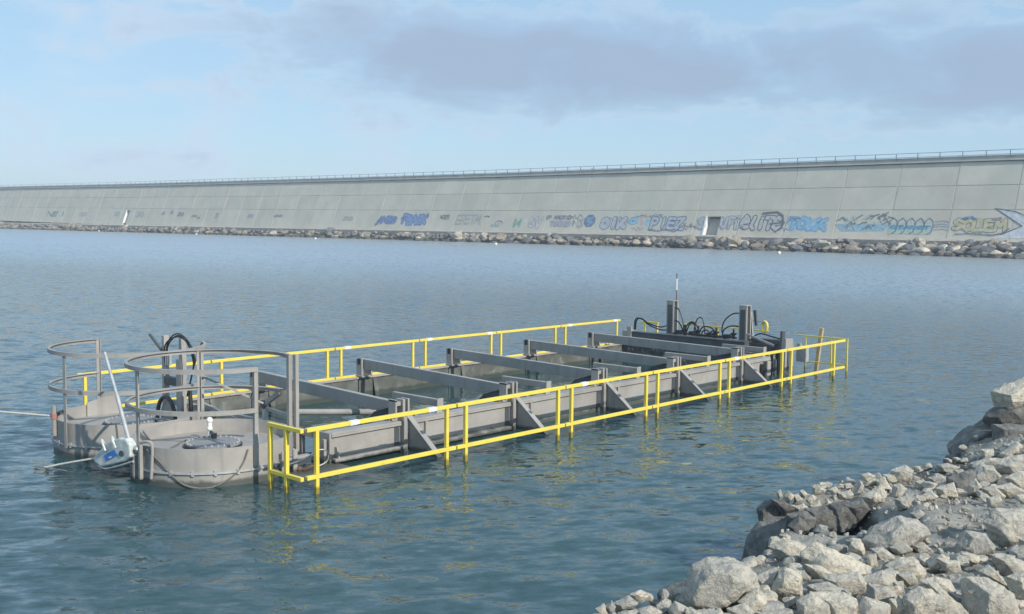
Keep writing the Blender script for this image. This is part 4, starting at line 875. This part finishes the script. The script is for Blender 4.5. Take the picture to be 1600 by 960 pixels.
# ------------------------------------------------------------------ the rocky near shore
ROCKS = [
 ('R1', 0.268, -7.163, 1.039, [[-0.19,0.021],[-0.12,0.103],[0.051,0.111],[0.163,0.075],[0.171,-0.088],[0.037,-0.127],[-0.111,-0.097]]),
 ('R2', -0.236, -7.075, 1.019, [[-0.105,-0.028],[-0.051,0.074],[0.067,0.057],[0.123,-0.026],[-0.033,-0.076]]),
 ('R3', -1.289, -6.653, 1.042, [[-0.178,0.046],[-0.104,0.113],[0.05,0.037],[0.27,-0.05],[0.162,-0.071],[-0.034,-0.061],[-0.166,-0.015]]),
 ('R4', -1.541, -6.688, 1.058, [[-0.08,0.037],[0.004,0.032],[0.079,-0.015],[-0.004,-0.054]]),
 ('R5', -1.659, -6.917, 1.082, [[-0.134,0.021],[0.046,0.053],[0.099,-0.013],[-0.011,-0.061]]),
 ('R6', -1.503, -7.015, 1.064, [[-0.104,0.019],[0.016,0.064],[0.079,0.0],[0.05,-0.042],[-0.041,-0.042]]),
 ('R7', -1.754, -7.14, 1.098, [[-0.072,0.052],[0.031,0.033],[0.076,-0.011],[0.034,-0.051],[-0.069,-0.022]]),
 ('R8', -1.13, -6.992, 1.052, [[-0.096,0.011],[-0.023,0.055],[0.062,0.056],[0.129,-0.031],[0.013,-0.059],[-0.084,-0.033]]),
 ('R9', -1.271, -7.087, 1.051, [[-0.062,0.019],[0.015,0.036],[0.049,-0.017],[-0.002,-0.039]]),
 ('R10', -1.36, -7.289, 1.082, [[-0.099,0.016],[-0.03,0.042],[0.051,0.027],[0.083,-0.029],[-0.006,-0.055]]),
 ('R11', -1.885, -7.414, 1.152, [[-0.1,0.025],[-0.029,0.078],[0.083,0.046],[0.124,-0.062],[-0.077,-0.087]]),
 ('R12', -1.768, -7.491, 1.143, [[-0.105,0.094],[-0.068,0.09],[0.018,0.015],[0.095,-0.051],[0.077,-0.079],[-0.016,-0.071]]),
 ('R13', -1.647, -7.629, 1.162, [[-0.099,0.103],[-0.007,0.104],[0.125,0.03],[0.158,-0.074],[0.02,-0.104],[-0.092,-0.077],[-0.105,0.018]]),
 ('R14', -1.084, -7.473, 1.102, [[-0.078,0.029],[-0.029,0.063],[0.023,0.02],[0.099,-0.079],[-0.015,-0.033]]),
 ('R15', -0.623, -7.423, 1.053, [[-0.126,0.055],[-0.039,0.056],[0.104,0.002],[0.107,-0.064],[-0.045,-0.049]]),
 ('R16', -0.251, -7.36, 1.018, [[-0.062,0.016],[0.016,0.051],[0.063,0.017],[0.043,-0.053],[-0.06,-0.031]]),
 ('R17', -1.203, -7.651, 1.127, [[-0.074,0.044],[-0.007,0.07],[0.064,0.016],[0.059,-0.085],[-0.041,-0.045]]),
 ('R18', -0.437, -6.646, 1.029, [[-0.182,-0.039],[-0.124,0.035],[0.016,0.112],[0.137,0.086],[0.224,0.002],[0.084,-0.085],[-0.155,-0.112]]),
 ('R19', 1.201, -5.812, 0.814, [[-0.112,-0.0],[0.028,0.096],[0.084,0.017],[0.056,-0.048],[-0.057,-0.064]]),
 ('R20', 1.783, -5.61, 0.783, [[-0.056,0.025],[0.011,0.062],[0.079,-0.047],[-0.034,-0.04]]),
 ('R21', 1.475, -5.871, 0.829, [[-0.037,0.039],[0.008,0.058],[0.074,0.009],[-0.003,-0.059],[-0.042,-0.047]]),
 ('R22', 0.772, -6.221, 0.929, [[-0.075,0.019],[0.05,0.059],[0.07,-0.03],[-0.044,-0.048]]),
 ('R23', 2.264, -5.581, 0.778, [[-0.097,0.034],[0.019,0.081],[0.091,0.036],[0.074,-0.049],[-0.009,-0.076],[-0.078,-0.025]]),
 ('R24', 2.211, -5.504, 0.741, [[-0.073,0.03],[0.019,0.042],[0.088,-0.017],[0.022,-0.038],[-0.055,-0.018]]),
 ('R25', 3.126, -5.654, 0.704, [[-0.085,0.03],[0.007,0.049],[0.119,0.005],[0.029,-0.05],[-0.07,-0.033]]),
 ('R26', 2.965, -5.839, 0.715, [[-0.049,0.023],[0.019,0.036],[0.06,-0.02],[-0.03,-0.039]]),
 ('R27', 2.175, -6.142, 0.808, [[-0.082,0.032],[0.044,0.073],[0.082,0.001],[0.018,-0.065],[-0.063,-0.041]]),
 ('R28', 2.003, -6.301, 0.826, [[-0.047,0.024],[0.005,0.075],[0.058,0.009],[0.027,-0.062],[-0.044,-0.047]]),
 ('R29', 1.785, -6.157, 0.823, [[-0.092,0.017],[0.048,0.06],[0.085,-0.021],[-0.04,-0.056]]),
 ('R30', 2.64, -6.166, 0.796, [[-0.131,0.017],[-0.035,0.096],[0.064,0.089],[0.137,0.002],[0.088,-0.069],[-0.011,-0.086],[-0.112,-0.05]]),
 ('R31', 2.223, -6.516, 0.815, [[-0.129,0.017],[0.001,0.053],[0.121,-0.012],[0.007,-0.058]]),
 ('R32', 2.674, -6.453, 0.81, [[-0.13,0.012],[-0.019,0.066],[0.094,0.064],[0.101,-0.076],[-0.046,-0.066]]),
 ('R33', 2.048, -6.437, 0.812, [[-0.095,0.03],[0.005,0.049],[0.096,-0.031],[-0.006,-0.048]]),
 ('R34', 1.595, -6.593, 0.85, [[-0.056,0.027],[0.043,0.038],[0.059,0.006],[0.003,-0.043],[-0.049,-0.028]]),
 ('R35', 3.579, -5.875, 0.797, [[-0.059,0.043],[0.004,0.055],[0.075,-0.007],[0.026,-0.05],[-0.046,-0.041]]),
 ('R36', 3.612, -6.073, 0.857, [[-0.096,-0.025],[0.051,0.088],[0.077,-0.006],[-0.032,-0.057]]),
 ('R37', 3.212, -6.231, 0.831, [[-0.175,-0.001],[-0.049,0.065],[0.139,0.081],[0.162,-0.05],[-0.076,-0.096]]),
 ('R38', -0.821, -7.151, 1.029, [[-0.082,0.042],[0.043,0.023],[0.058,-0.024],[-0.019,-0.041]]),
 ('R39', -1.538, -7.142, 1.075, [[-0.028,0.027],[0.019,0.034],[0.028,-0.024],[-0.019,-0.037]]),
 ('R40', -2.267, -7.023, 1.124, [[-0.08,0.036],[-0.018,0.076],[0.067,0.018],[0.077,-0.024],[0.023,-0.053],[-0.069,-0.053]]),
 ('R41', -2.156, -7.087, 1.131, [[-0.128,0.053],[0.028,0.056],[0.105,0.017],[0.089,-0.059],[-0.032,-0.074],[-0.062,0.006]]),
 ('R42', -2.073, -7.224, 1.109, [[-0.085,-0.02],[-0.029,0.072],[0.085,0.033],[0.099,-0.042],[-0.07,-0.043]]),
 ('R43', -1.847, -6.869, 1.071, [[-0.09,0.026],[0.018,0.044],[0.12,-0.007],[0.021,-0.039],[-0.069,-0.024]]),
 ('R45', -0.81, -7.08, 1.032, [[-0.062,-0.019],[0.012,0.044],[0.057,0.022],[-0.006,-0.046]]),
 ('R46', 0.441, -6.456, 0.944, [[-0.06,0.008],[0.005,0.036],[0.073,-0.004],[-0.018,-0.039]]),
 ('R47', 1.518, -6.112, 0.815, [[-0.075,-0.005],[0.013,0.042],[0.076,-0.003],[-0.014,-0.035]]),
 ('R48', 2.425, -5.845, 0.751, [[-0.088,0.011],[0.028,0.037],[0.096,-0.005],[-0.036,-0.043]]),
 ('R49', -0.527, -6.731, 0.977, [[-0.071,0.004],[0.022,0.035],[0.071,-0.007],[-0.022,-0.032]]),
 ('R50', -0.86, -6.753, 1.02, [[-0.067,0.028],[-0.0,0.04],[0.075,-0.017],[-0.008,-0.052]]),
 ('R51', -0.405, -6.813, 0.973, [[-0.06,0.012],[0.011,0.03],[0.06,-0.012],[-0.011,-0.03]]),
 ('R52', -0.421, -7.08, 0.982, [[-0.03,0.006],[0.015,0.02],[0.033,-0.006],[-0.018,-0.02]]),
 ('R53', 2.068, -5.837, 0.772, [[-0.053,0.017],[0.011,0.037],[0.061,-0.015],[-0.019,-0.04]]),
 ('R54', -1.941, -7.31, 1.117, [[-0.048,0.04],[0.026,0.04],[0.048,-0.035],[-0.026,-0.045]]),
 ('R55', -1.574, -7.471, 1.098, [[-0.054,0.043],[0.042,0.015],[0.035,-0.044],[-0.023,-0.015]]),
 ('R56', 0.086, -7.294, 0.992, [[-0.046,0.024],[0.024,0.049],[0.052,-0.024],[-0.03,-0.049]]),
 ('R57', -1.034, -6.771, 1.024, [[-0.031,0.022],[0.018,0.04],[0.031,-0.022],[-0.018,-0.04]]),
 ('S3', 1.02, -5.215, 0.733, [[-0.036,0.015],[0.005,0.033],[0.044,-0.015],[-0.013,-0.033]]),
 ('S4', 1.053, -5.253, 0.768, [[-0.038,0.02],[-0.006,0.029],[0.037,-0.013],[0.006,-0.037]]),
 ('S5', 1.019, -5.25, 0.644, [[-0.08,0.024],[0.016,0.052],[0.064,0.02],[0.02,-0.064],[-0.021,-0.033]]),
 ('S6', 1.083, -5.307, 0.723, [[-0.049,-0.002],[0.011,0.038],[0.044,0.011],[-0.006,-0.048]]),
 ('S7', 1.093, -5.343, 0.663, [[-0.051,0.014],[0.025,0.055],[0.058,-0.006],[0.018,-0.045],[-0.05,-0.019]]),
 ('S8', 1.183, -5.427, 0.675, [[-0.063,-0.012],[-0.027,0.052],[0.083,0.002],[0.006,-0.042]]),
 ('S9', 1.183, -5.318, 0.79, [[-0.06,0.026],[-0.008,0.041],[0.062,-0.006],[0.045,-0.036],[-0.038,-0.025]]),
 ('S10', 1.427, -5.272, 0.78, [[-0.039,0.008],[0.004,0.023],[0.048,0.004],[0.015,-0.021],[-0.028,-0.015]]),
 ('S11', 1.25, -5.427, 0.785, [[-0.047,0.009],[0.01,0.034],[0.054,-0.014],[-0.018,-0.028]]),
 ('S12', 1.264, -5.522, 0.761, [[-0.061,0.017],[0.025,0.042],[0.064,0.005],[0.018,-0.05],[-0.045,-0.014]]),
 ('S13', 1.57, -5.393, 0.765, [[-0.043,0.014],[0.021,0.022],[0.051,-0.011],[-0.029,-0.025]]),
 ('S14', 1.348, -5.598, 0.807, [[-0.045,-0.041],[0.003,0.075],[0.037,0.033],[0.021,-0.02],[-0.015,-0.047]]),
 ('S15', 1.202, -5.458, 0.745, [[-0.018,0.013],[0.009,0.027],[0.018,-0.016],[-0.009,-0.024]]),
 ('S18', -1.152, -6.314, 1.013, [[-0.137,0.015],[-0.052,0.073],[0.066,0.033],[0.1,0.003],[0.077,-0.057],[0.025,-0.05],[-0.079,-0.017]]),
 ('S21', 1.659, -5.523, 0.852, [[-0.052,0.012],[0.009,0.034],[0.072,0.003],[0.011,-0.029],[-0.04,-0.019]]),
 ('S22', 1.165, -5.557, 0.538, [[-0.074,-0.006],[0.004,0.035],[0.064,0.016],[0.006,-0.045]]),
 ('B1', -2.402, -6.561, 1.173, [[-0.188,-0.091],[-0.156,0.021],[-0.118,0.08],[-0.052,0.123],[0.062,0.117],[0.129,0.092],[0.175,0.044],[0.191,-0.02],[0.125,-0.098],[-0.017,-0.139],[-0.151,-0.13]]),
 ('B3', -2.401, -6.764, 1.127, [[-0.076,-0.0],[0.017,0.066],[0.067,0.011],[0.01,-0.012],[-0.017,-0.065]]),
 ('B4', -2.518, -6.759, 1.103, [[-0.062,0.016],[0.018,0.044],[0.069,0.001],[0.02,-0.033],[-0.044,-0.029]]),
 ('B5', -2.737, -6.548, 1.114, [[-0.048,0.006],[-0.02,0.046],[0.095,-0.011],[-0.027,-0.041]]),
 ('B6', -2.786, -6.266, 1.089, [[-0.062,0.003],[0.01,0.041],[0.059,0.006],[0.039,-0.022],[-0.046,-0.027]]),
 ('B7', -2.93, -6.227, 1.087, [[-0.031,0.005],[0.007,0.033],[0.034,-0.012],[-0.01,-0.026]]),
 ('B8', -2.9, -6.258, 1.096, [[-0.024,0.005],[0.001,0.038],[0.022,0.007],[0.011,-0.026],[-0.009,-0.024]]),
 ('B9', -2.02, -6.62, 1.099, [[-0.073,0.025],[0.06,0.077],[0.047,-0.013],[0.014,-0.069],[-0.047,-0.019]]),
 ('B10', -2.026, -6.749, 1.12, [[-0.091,-0.054],[-0.053,0.038],[-0.015,0.086],[0.064,0.062],[0.077,-0.051],[0.019,-0.081]]),
 ('B11', -2.351, -6.829, 1.099, [[-0.081,0.024],[0.037,0.032],[0.117,-0.017],[-0.073,-0.038]]),
 ('B12', -2.407, -6.894, 1.093, [[-0.085,0.013],[0.07,0.027],[0.09,-0.017],[-0.075,-0.023]]),
 ('B13', -2.603, -6.69, 1.097, [[-0.027,0.015],[0.005,0.031],[0.043,-0.022],[-0.021,-0.023]]),
 ('B14', -2.8, -6.428, 1.098, [[-0.058,0.008],[-0.003,0.027],[0.062,-0.005],[-0.002,-0.029]]),
 ('B15', -2.64, -6.641, 1.095, [[-0.047,0.018],[0.039,0.028],[0.045,-0.023],[-0.037,-0.024]]),
 ('T3', 3.426, -5.918, 0.752, [[-0.146,-0.015],[0.027,0.044],[0.142,0.036],[0.054,-0.026],[-0.078,-0.039]]),
 ('T4', 3.608, -5.856, 0.796, [[-0.097,-0.021],[-0.036,0.047],[0.056,0.048],[0.096,-0.019],[-0.019,-0.055]]),
 ('T5', 3.693, -6.073, 0.888, [[-0.086,0.01],[0.034,0.054],[0.085,-0.001],[-0.034,-0.064]]),
 ('S23', 0.952, -5.126, 0.661, [[-0.069,0.033],[0.002,0.023],[0.063,-0.017],[0.004,-0.038]]),
 ('S2', 0.98, -5.156, 0.734, [[-0.042,0.001],[-0.011,0.05],[0.052,0.001],[0.002,-0.052]]),
 ('S1', 0.928, -5.1, 0.754, [[-0.023,0.019],[0.004,0.044],[0.023,-0.019],[-0.003,-0.045]]),
 ('S16', 0.962, -4.989, 0.595, [[-0.101,0.007],[-0.03,0.074],[0.041,0.085],[0.122,0.001],[0.045,-0.062],[-0.076,-0.104]]),
 ('S17', 0.859, -5.025, 0.305, [[-0.19,-0.147],[-0.163,0.038],[-0.067,0.203],[0.162,0.257],[0.217,0.124],[0.141,-0.041],[0.035,-0.207],[-0.136,-0.229]]),
 ('S19', 0.753, -5.574, 0.577, [[-0.065,-0.004],[-0.028,0.047],[0.034,0.037],[0.074,-0.018],[-0.015,-0.062]]),
 ('S20', 0.668, -5.407, 0.596, [[-0.051,0.004],[0.003,0.054],[0.062,-0.009],[-0.013,-0.049]]),
 ('S24', 0.788, -5.39, 0.619, [[-0.078,0.027],[-0.001,0.047],[0.077,0.028],[0.06,-0.061],[-0.057,-0.042]]),
 ('S25', 0.935, -5.506, 0.636, [[-0.101,0.043],[0.035,0.064],[0.085,0.025],[0.059,-0.085],[-0.078,-0.046]]),
 ('S26', 1.017, -5.639, 0.661, [[-0.079,0.057],[0.007,0.077],[0.067,0.028],[0.051,-0.061],[-0.045,-0.101]]),
 ('S27', 1.038, -5.735, 0.74, [[-0.075,0.012],[0.02,0.042],[0.06,-0.007],[-0.006,-0.047]]),
 ('B2', -1.467, -5.675, 0.647, [[-0.104,0.01],[-0.034,0.06],[0.071,0.097],[0.132,0.025],[0.057,-0.049],[-0.031,-0.086],[-0.091,-0.056]]),
 ('T1', 4.593, -5.754, 1.268, [[-0.19,0.017],[-0.155,0.028],[-0.051,0.055],[0.103,0.153],[0.25,0.105],[0.245,-0.055],[0.022,-0.097],[-0.082,-0.127],[-0.143,-0.079]]),
 ('T2a', 4.574, -5.733, 1.031, [[-0.22,-0.009],[-0.132,0.072],[-0.041,0.115],[0.248,0.149],[0.259,-0.098],[0.022,-0.114],[-0.136,-0.115]]),
 ('T2b', 4.454, -5.456, 0.719, [[-0.261,-0.07],[-0.16,0.053],[-0.017,0.162],[0.141,0.204],[0.224,0.137],[0.243,0.016],[0.101,-0.094],[-0.081,-0.231],[-0.19,-0.178]]),
 ('T2c', 4.295, -5.873, 0.884, [[-0.189,0.108],[0.004,0.116],[0.197,0.105],[0.217,-0.051],[0.053,-0.105],[-0.101,-0.119],[-0.181,-0.055]]),
 ('T2d', 4.208, -5.337, 0.544, [[-0.116,-0.036],[-0.086,0.059],[-0.02,0.066],[0.073,0.04],[0.123,-0.04],[0.026,-0.088]]),
 ('T2e', 4.733, -5.463, 0.863, [[-0.151,-0.021],[0.006,0.104],[0.117,0.064],[0.094,-0.046],[-0.066,-0.102]]),
]
import math
SHX=[-6,-4,-1,0,.35,.5,.75,1.2,1.5,1.75,2.0,2.15,2.4,3.2,4.2,5,6,7.5,10,14]
SHV=[2.6,3.0,3.6,4.5,5.35,5.85,6.05,6.5,6.9,7.4,8.2,8.9,9.35,10.1,10.9,11.7,12.6,13.8,15.5,18]
def lerp_tab(xs,ys,x):
    if x<=xs[0]: return ys[0]
    for i in range(1,len(xs)):
        if x<=xs[i]:
            t=(x-xs[i-1])/(xs[i]-xs[i-1]); return ys[i-1]+t*(ys[i]-ys[i-1])
    return ys[-1]
def smooth(t):
    t=max(0.,min(1.,t)); return t*t*(3-2*t)
def shore_h(u,v):
    """height of the bank above the water: u metres to the right, v metres ahead"""
    P=1.18-.085*(v-4.5) if v>2 else 1.39
    P=max(P,.62)
    P+=.12*math.exp(-((u-2.95)/.35)**2-((v-7.55)/.35)**2)
    P+=.35*smooth((u-4.1)/1.2)*smooth((v-8.5)/2.2)
    P-=.95*smooth((u-1.35)/.4)*smooth((3.0-u)/.6)*smooth((v-7.15)/.35)*smooth((8.75-v)/.3)
    d=lerp_tab(SHX,SHV,u)-v
    t=smooth((d+.35)/1.0)
    return -.7+(P+.66)*t
def shore_pt(u, v): return Vector((CAM.x + RGT.x * u + FWD.x * v, CAM.y + RGT.y * u + FWD.y * v, shore_h(u, v)))
us = np.concatenate([np.linspace(-14, -1, 30)[:-1], np.linspace(-1, 7, 150), np.linspace(7, 26, 40)[1:]]); vs_ = np.concatenate([np.linspace(-10, 3.5, 20)[:-1], np.linspace(3.5, 13.5, 170), np.linspace(13.5, 20, 14)[1:]])
vv = []; ff = []
for v in vs_:
    for u in us:
        p = shore_pt(u, v); q = Vector((u * 2.3, v * 2.3, 0))
        p.z += -.03 + .03 * mnoise.noise(q) + .03 * mnoise.noise(q * 3.1) + .02 * mnoise.noise(q * 8) + .012 * mnoise.noise(q * 17) ; vv.append(p)
nu = len(us)
for i in range(len(vs_) - 1):
    for j in range(nu - 1): ff.append((i * nu + j, i * nu + j + 1, (i + 1) * nu + j + 1, (i + 1) * nu + j))
m = MB(); m.add(vv, ff); so = m.build('rocky_shore', M['bank'], normals=False); so.data.shade_smooth(); tag(so, 'bank of quarry dust and rubble on the near shore', kind='structure')

def outline_rock(name, x, y, z, pts, seed, depth=.8, material=None):
    """a boulder from its visible outline, with its own real thickness"""
    rg = random.Random(seed); bm = bmesh.new(); C0 = Vector((x, y, z)); kk = 1.75 if material is M['rock_dark'] and name == 'stone' else 1.1; pts = [(a * kk, b * kk) for a, b in pts]
    W_ = max(p[0] for p in pts) - min(p[0] for p in pts); H_ = max(p[1] for p in pts) - min(p[1] for p in pts); s = (W_ + H_) / 2
    def put(a, b, d): bm.verts.new(RGT * a + Vector((0, 0, b)) + FWD * d)
    for a, b in pts: put(a, b, 0)
    cx, cy = rg.uniform(-.16, .16) * W_, rg.uniform(.0, .22) * H_
    k = rg.uniform(.5, .72)
    for a, b in pts: put(cx + (a - cx) * k * rg.uniform(.85, 1.1), cy + (b - cy) * k * rg.uniform(.85, 1.1) - .02 * s, -depth * s * rg.uniform(.30, .46))
    for a, b in pts: put(a * .7 * rg.uniform(.85, 1.1), b * .66 * rg.uniform(.85, 1.1) - .06 * s, depth * s * rg.uniform(.4, .6))
    for a, b in pts:
        if b < 0: put(a * .9, b - .18 * s, rg.uniform(-.2, .3) * s)
    r = bmesh.ops.convex_hull(bm, input=bm.verts)
    bmesh.ops.delete(bm, geom=[e for e in bm.verts if not e.link_faces], context='VERTS')
    bmesh.ops.dissolve_limit(bm, angle_limit=math.radians(13), verts=bm.verts, edges=bm.edges)
    bmesh.ops.bevel(bm, geom=list(bm.edges), offset=s * .012, segments=1, affect='EDGES', clamp_overlap=True)
    bmesh.ops.triangulate(bm, faces=bm.faces)
    for _ in range(5):
        L = max(.018, s * .075); es = [e for e in bm.edges if e.calc_length() > L]
        if not es: break
        bmesh.ops.subdivide_edges(bm, edges=es, cuts=1); bmesh.ops.triangulate(bm, faces=bm.faces)
    bm.normal_update(); off = Vector((seed * 1.7, seed * .3, 0))
    mv = []
    for v in bm.verts:
        p = v.co / s
        n_ = .022 * mnoise.noise(p * 2.6 + off) + .045 * (abs(mnoise.noise(p * 4.2 + off)) - .2) + .018 * mnoise.noise(p * 15 + off)
        mv.append(v.normal * n_ * s)
    for v, d in zip(bm.verts, mv): v.co += d
    bmesh.ops.recalc_face_normals(bm, faces=bm.faces)
    me = bpy.data.meshes.new(name); bm.to_mesh(me); bm.free(); me.shade_smooth(); me.set_sharp_from_angle(angle=math.radians(24)); me.materials.append(material or M['rock'])
    o = bpy.data.objects.new(name, me); col.objects.link(o); o.location = C0
    return o
LABELS = {
 'B1': 'big pale domed boulder at the bottom, nearest the open water', 'R1': 'large rounded whitish boulder at the right edge, highest on the gravel', 'R2': 'rounded pale boulder just left of the large whitish one at the right edge',
 'R3': 'long pale wedge shaped rock beside the dark tidal cavity', 'S18': 'tan blocky rock leaning over the dark tidal cavity, left of the long wedge', 'R11': 'broad grey rock with a sharp peak cut by the bottom edge', 'R12': 'bright knife edged slab lying beside the sharp grey peak',
 'R13': 'large tilted grey block at the bottom right corner', 'R18': 'low rounded grey outcrop in the middle of the near shore', 'T1': 'pale pointed rock perched on dark boulders at the right edge', 'T2a': 'dark shaded boulder directly under the perched pale rock',
 'T2b': 'blue grey wet boulder sloping into the water below the perched rock', 'T2c': 'dark grey boulder at the right edge under the wet sloping one', 'T2d': 'small dark wet boulder at the waterline below the sloping one', 'T2e': 'dark wet boulder at the waterline beside the perched rock',
 'S16': 'dark faceted rock at the tip of the small stony point', 'S17': 'large dark wet rock rising from the water below the stony point', 'B2': 'dark half submerged rock in the water left of the big domed boulder', 'R30': 'angular pale block behind the gravel flat, among the largest there',
 'R19': 'pale angular boulder standing in the middle of the stony point', 'R25': 'pale flat topped stone at the water edge behind the gravel flat', 'R32': 'pale block at the right edge above the gravel flat', 'R37': 'grey slab at the right edge below the dark wet boulders',
 'R15': 'long flat pale slab at the lower right edge', 'R17': 'grey angular rock at the right edge beside the big tilted block', 'R7': 'bright white broken block in the lower middle of the shore', 'R8': 'pale faceted block behind the bright white one', 'B10': 'pale rough rock right of the domed boulder',
 'B9': 'shaded grey rock between the domed boulder and the rough one', 'R41': 'wide smooth grey slab at the bottom of the picture', 'R42': 'dark grey low rock at the bottom between the slab and the sharp peak', 'R40': 'pale lumpy rock at the bottom left of the smooth slab', 'R14': 'grey pointed rock behind the big tilted block',
 'S5': 'pale wedge stone overhanging the dark cavity', 'S8': 'blue grey flat stone over the cavity, right of the pale wedge', 'S14': 'upright pale pointed stone on the stony point', 'R23': 'pale angular block at the back edge of the stony point', 'R10': 'smooth whitish rock behind the sharp grey peak', 'B5': 'pale wedge rock at the bottom under the domed boulder', 'B3': 'pale angular rock leaning on the right foot of the domed boulder',
 'B11': 'flat pale rock at the bottom, right of the domed boulder', 'R6': 'grey shaded block under the end of the long wedge', 'R4': 'pale triangular rock under the left end of the long wedge', 'R5': 'knobbly pale rock below the long wedge', 'B6': 'pale rounded stone at the waterline, bottom left of the rocks'}
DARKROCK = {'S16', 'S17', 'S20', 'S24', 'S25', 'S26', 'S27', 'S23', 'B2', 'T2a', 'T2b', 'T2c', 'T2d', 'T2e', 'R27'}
for i, (nm, x, y, z, pts) in enumerate(ROCKS):
    dk = nm in DARKROCK
    o = outline_rock('boulder' if nm in LABELS else 'stone', x, y, z, pts, 31 + i * 7, depth=1.0 if nm in ('T1', 'T2a', 'T2b', 'T2c', 'S17') else .85, material=M['rock_dark'] if dk else M['rock'])
    if nm in LABELS: tag(o, LABELS[nm], 'rock', 'boulders of the near shore')
    elif dk: tag(o, 'dark wet stone in the shaded cavity under the stony point', 'rock', 'dark stones in the tidal cavity')
    elif nm[0] == 'S': tag(o, 'small pale stone in the row along the crest of the stony point', 'rock', 'stones along the stony point')
    elif nm in ('R20', 'R21', 'R22', 'R24', 'R26', 'R27', 'R28', 'R29', 'R31', 'R33', 'R34', 'R35', 'R36', 'R47', 'R48', 'R53') or nm[0] == 'T': tag(o, 'pale broken stone along the back of the gravel flat', 'rock', 'stones behind the gravel flat')
    elif nm[0] == 'B': tag(o, 'small stone at the bottom edge around the domed boulder', 'rock', 'stones around the domed boulder')
    else: tag(o, 'medium broken stone among the boulders in the bottom right', 'rock', 'stones among the lower boulders')

# loose stones between them, then the gravel
near_me = [hull_rock(300 + i, 10, .10, 2, .7) for i in range(12)]
for m_ in near_me: m_.shade_smooth(); m_.set_sharp_from_angle(angle=math.radians(30)); m_.materials.append(M['rock'])
rg = random.Random(21); occ = [(x, y, (max(p[0] for p in pts) - min(p[0] for p in pts)) * .5) for _, x, y, z, pts in ROCKS]; n_ = 0; tries = 0
while n_ < 260 and tries < 16000:
    tries += 1; v = rg.uniform(4.7, 11.6); u = rg.uniform(-.1, .56 * v)
    if lerp_tab(SHX, SHV, u) - v < .12: continue
    flat = (u > 2.7 and 6.6 < v < 8.3); s = rg.uniform(.05, .11) if not flat else rg.uniform(.03, .06)
    if v < 6.3: s *= 1.1
    p = shore_pt(u, v)
    if any((p.x - a) ** 2 + (p.y - b) ** 2 < (r * .8 + s * .35) ** 2 for a, b, r in occ): continue
    if flat and rg.random() < .5: continue
    occ.append((p.x, p.y, s * .45)); o = bpy.data.objects.new('loose_stone', rg.choice(near_me)); col.objects.link(o)
    o.location = p + Vector((0, 0, s * .18)); o.scale = (s * rg.uniform(.8, 1.3), s * rg.uniform(.8, 1.3), s * rg.uniform(.7, 1.1)); o.rotation_euler = (rg.uniform(-.5, .5), rg.uniform(-.5, .5), rg.uniform(0, 6.28))
    tag(o, 'fist sized loose stone lying between the boulders of the near shore', 'stone', 'loose stones of the near shore'); n_ += 1
tiny = [hull_rock(500 + i, 8, .12, 1, .7) for i in range(5)]
from mathutils import Euler
gv = MB(); tv = [np.array([v.co for v in m_.vertices]) for m_ in tiny]; tf = [[tuple(p_.vertices) for p_ in m_.polygons] for m_ in tiny]
k = 0
while k < 3200:
    v = rg.uniform(4.6, 11.5); u = rg.uniform(-.3, .58 * v)
    if lerp_tab(SHX, SHV, u) - v < .08: continue
    p = shore_pt(u, v); s = min(.06, .012 + rg.expovariate(1 / .012)); j = rg.randrange(5); k += 1
    R_ = np.array(Euler((rg.uniform(0, 6), rg.uniform(0, 6), rg.uniform(0, 6))).to_matrix()) * s
    q = Vector((u * 2.3, v * 2.3, 0)); dzq = -.03 + .03 * mnoise.noise(q) + .03 * mnoise.noise(q * 3.1) + .02 * mnoise.noise(q * 8)
    gv.add((tv[j] @ R_.T + np.array((p.x, p.y, p.z + dzq + s * .15))).tolist(), tf[j])
go = gv.build('gravel', M['rock'], normals=False); tag(go, 'gravel and chips between the boulders of the near shore', kind='stuff')
